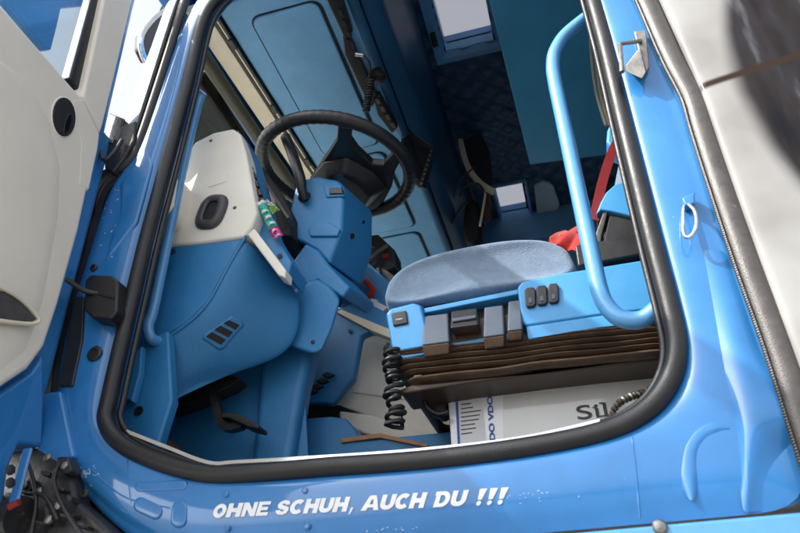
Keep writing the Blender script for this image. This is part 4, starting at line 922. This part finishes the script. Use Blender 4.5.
# sweets packet hanging at the dash
SP_ = thing('sweet_packet', 'green and pink sweet packet tucked beside the steering column', 'packet', S(272, 238, .15))
def strip4(name, a, b, c, d, m, Y=.150, Y2=.16): return slab(name, [S(*a, Y), S(*b, Y), S(*c, Y), S(*d, Y)], (0, .012, 0), m, SP_, .002)
def crumple(name, a, b, c, d, m, Y, amp=.003, nu=9, nv=6, seed=0):
    rr = random.Random(seed); A_, B_, C_, D_ = (S(*q_, Y) for q_ in (a, b, c, d)); vs = []; fs = []
    for i_ in range(nu+1):
        for j_ in range(nv+1):
            u_, v_ = i_/nu, j_/nv
            p_ = A_.lerp(D_, u_).lerp(B_.lerp(C_, u_), v_)
            vs.append(p_+V((rr.uniform(-1, 1)*.0012, -.006*sin(pi*v_)+rr.uniform(-amp, amp), rr.uniform(-1, 1)*.0012)))
    for i_ in range(nu):
        for j_ in range(nv): k_ = i_*(nv+1)+j_; fs.append((k_, k_+1, k_+nv+2, k_+nv+1))
    return mesh(name, vs, fs, m, SP_, solid=.002, angle=25)
crumple('packet_body', (258.5, 207), (266, 204), (277.5, 226.5), (269, 231.5), 'teal', .150, seed=1)
crumple('packet_end', (269, 231), (277.4, 226.2), (284, 235.5), (276, 241), 'pink', .150, seed=2, nu=5)
crumple('packet_top', (256.5, 204), (265, 200.5), (266.4, 204.5), (258, 207.4), 'paper', .151, seed=3, nu=3)
crumple('packet_tail', (267, 209), (275, 204.5), (280, 210), (272, 216), 'lime', .158, .005, seed=4)
crumple('packet_flap', (261, 201), (271, 202), (275, 206), (266, 207), 'paper', .156, .005, seed=5)
for x, y in ((261.5, 211.5), (265, 217.5), (268.5, 223.5)): crumple('packet_letter', (x, y+1), (x+6, y-2), (x+7, y), (x+1.4, y+3), 'paper', .1435, .0008, 3, 3, int(x))
for x, y in ((272, 232), (276, 236.5)): crumple('packet_letter', (x, y), (x+4.4, y-2.6), (x+5.2, y-1.4), (x+.9, y+1.2), 'paper', .1435, .0008, 3, 3, int(x))
# papers and red pen holder on the console
PP = slab('note_pad', [S(x, y, .64) for x, y in ((365, 305), (376, 301), (388, 307), (380, 314))], (0, .03, .004), 'paper', None, .002); tag(PP, 'white note pad lying on the blue centre console', 'note pad')
PB = slab('folded_paper', [S(x, y, .648) for x, y in ((363, 300), (370, 297.5), (378, 300), (374, 304))], (0, .03, 0), 'paper', None, .002); tag(PB, 'small folded white paper above the note pad on the console', 'paper')
RT = sweep('red_strap', [S(366, 281, .645), S(372, 288, .64), S(372, 294, .64), S(365, 299, .645)], 'red', None, r=.009, k=8); tag(RT, 'short red strap curled on the blue centre console', 'strap')

# navigation display below the shelf
NAV = slab('display_unit', [S(x, y, .80) for x, y in ((401, 130), (405, 127), (432, 146), (433, 150), (422, 187), (417, 187), (399, 165))], (.01, .03, .01), 'blackp', None, .005, 2)
tag(NAV, 'small black display hanging behind the steering wheel rim', 'display')
slab('display_glass', [S(x, y, .796) for x, y in ((404, 133), (429, 149), (419, 181), (402, 163))], (0, .005, 0), 'screen', NAV, .001)
sweep('display_arm', [S(398, 132, .81), S(392, 128, .80), S(388, 122, .78)], 'blackp', NAV, r=.008, k=8)
for k in range(8):
    a = S(431.5, 151, .798).lerp(S(421.5, 184, .798), k/7); box('display_key', a+V((-.004, -.002, -.003)), a+V((.003, .002, .003)), 'galv', NAV, 0)
# flat screen and bag hanging from the ceiling at the far side
TV = slab('flat_screen', [S(x, y, 1.50) for x, y in ((459.5, 101), (466, 111), (480, 131), (489, 149), (492, 170), (493, 190), (484, 185), (469, 167), (463, 146))], (-.015, .02, 0), 'tvgrey', None, .002)
tag(TV, 'thin flat screen hanging edge-on below the quilted ceiling', 'screen')
sweep('screen_frame', [S(x, y, 1.495) for x, y in ((459, 102), (458.5, 124), (462, 147), (468.5, 168), (480, 183), (494, 192))], 'creamdk', TV, prof=[(-.011, -.012), (.011, -.012), (.011, .006), (-.011, .006)], ref=(0, -1, 0), rfun=lambda t: .45+.75*min(1, t*2.5), angle=25)
box('screen_bracket', S(470, 130, 1.53)+V((-.02, 0, 0)), S(470, 130, 1.53)+V((.02, .03, .16)), 'blackp', TV, .004)
BAG = thing('hanging_bag', 'dark bag with loose straps hanging below the flat screen', 'bag', S(470, 220, 1.5))
slab('bag_body', [S(x, y, 1.50) for x, y in ((464, 205), (470, 198), (478, 202), (481, 220), (480, 238), (474, 246), (466, 243), (462, 228))], (0, .08, 0), 'dark', BAG, .02, 4)
for pts_ in (((466, 200), (458, 212), (452, 222), (455, 190), (466, 174)), ((474, 200), (470, 186), (466, 176), (474, 168)), ((486, 186), (484, 204), (480, 226)), ((460, 196), (466, 186), (478, 184), (486, 194))):
    sweep('bag_strap', [S(x, y, 1.49) for x, y in pts_], 'creamdk' if pts_[0][0] in (486,) else 'greyrub', BAG, r=.006, k=6)
slab('bag_flap', [S(x, y, 1.52) for x, y in ((484, 200), (489, 192), (491, 214), (484, 224))], (0, .03, 0), 'brown', BAG, .006, 3)
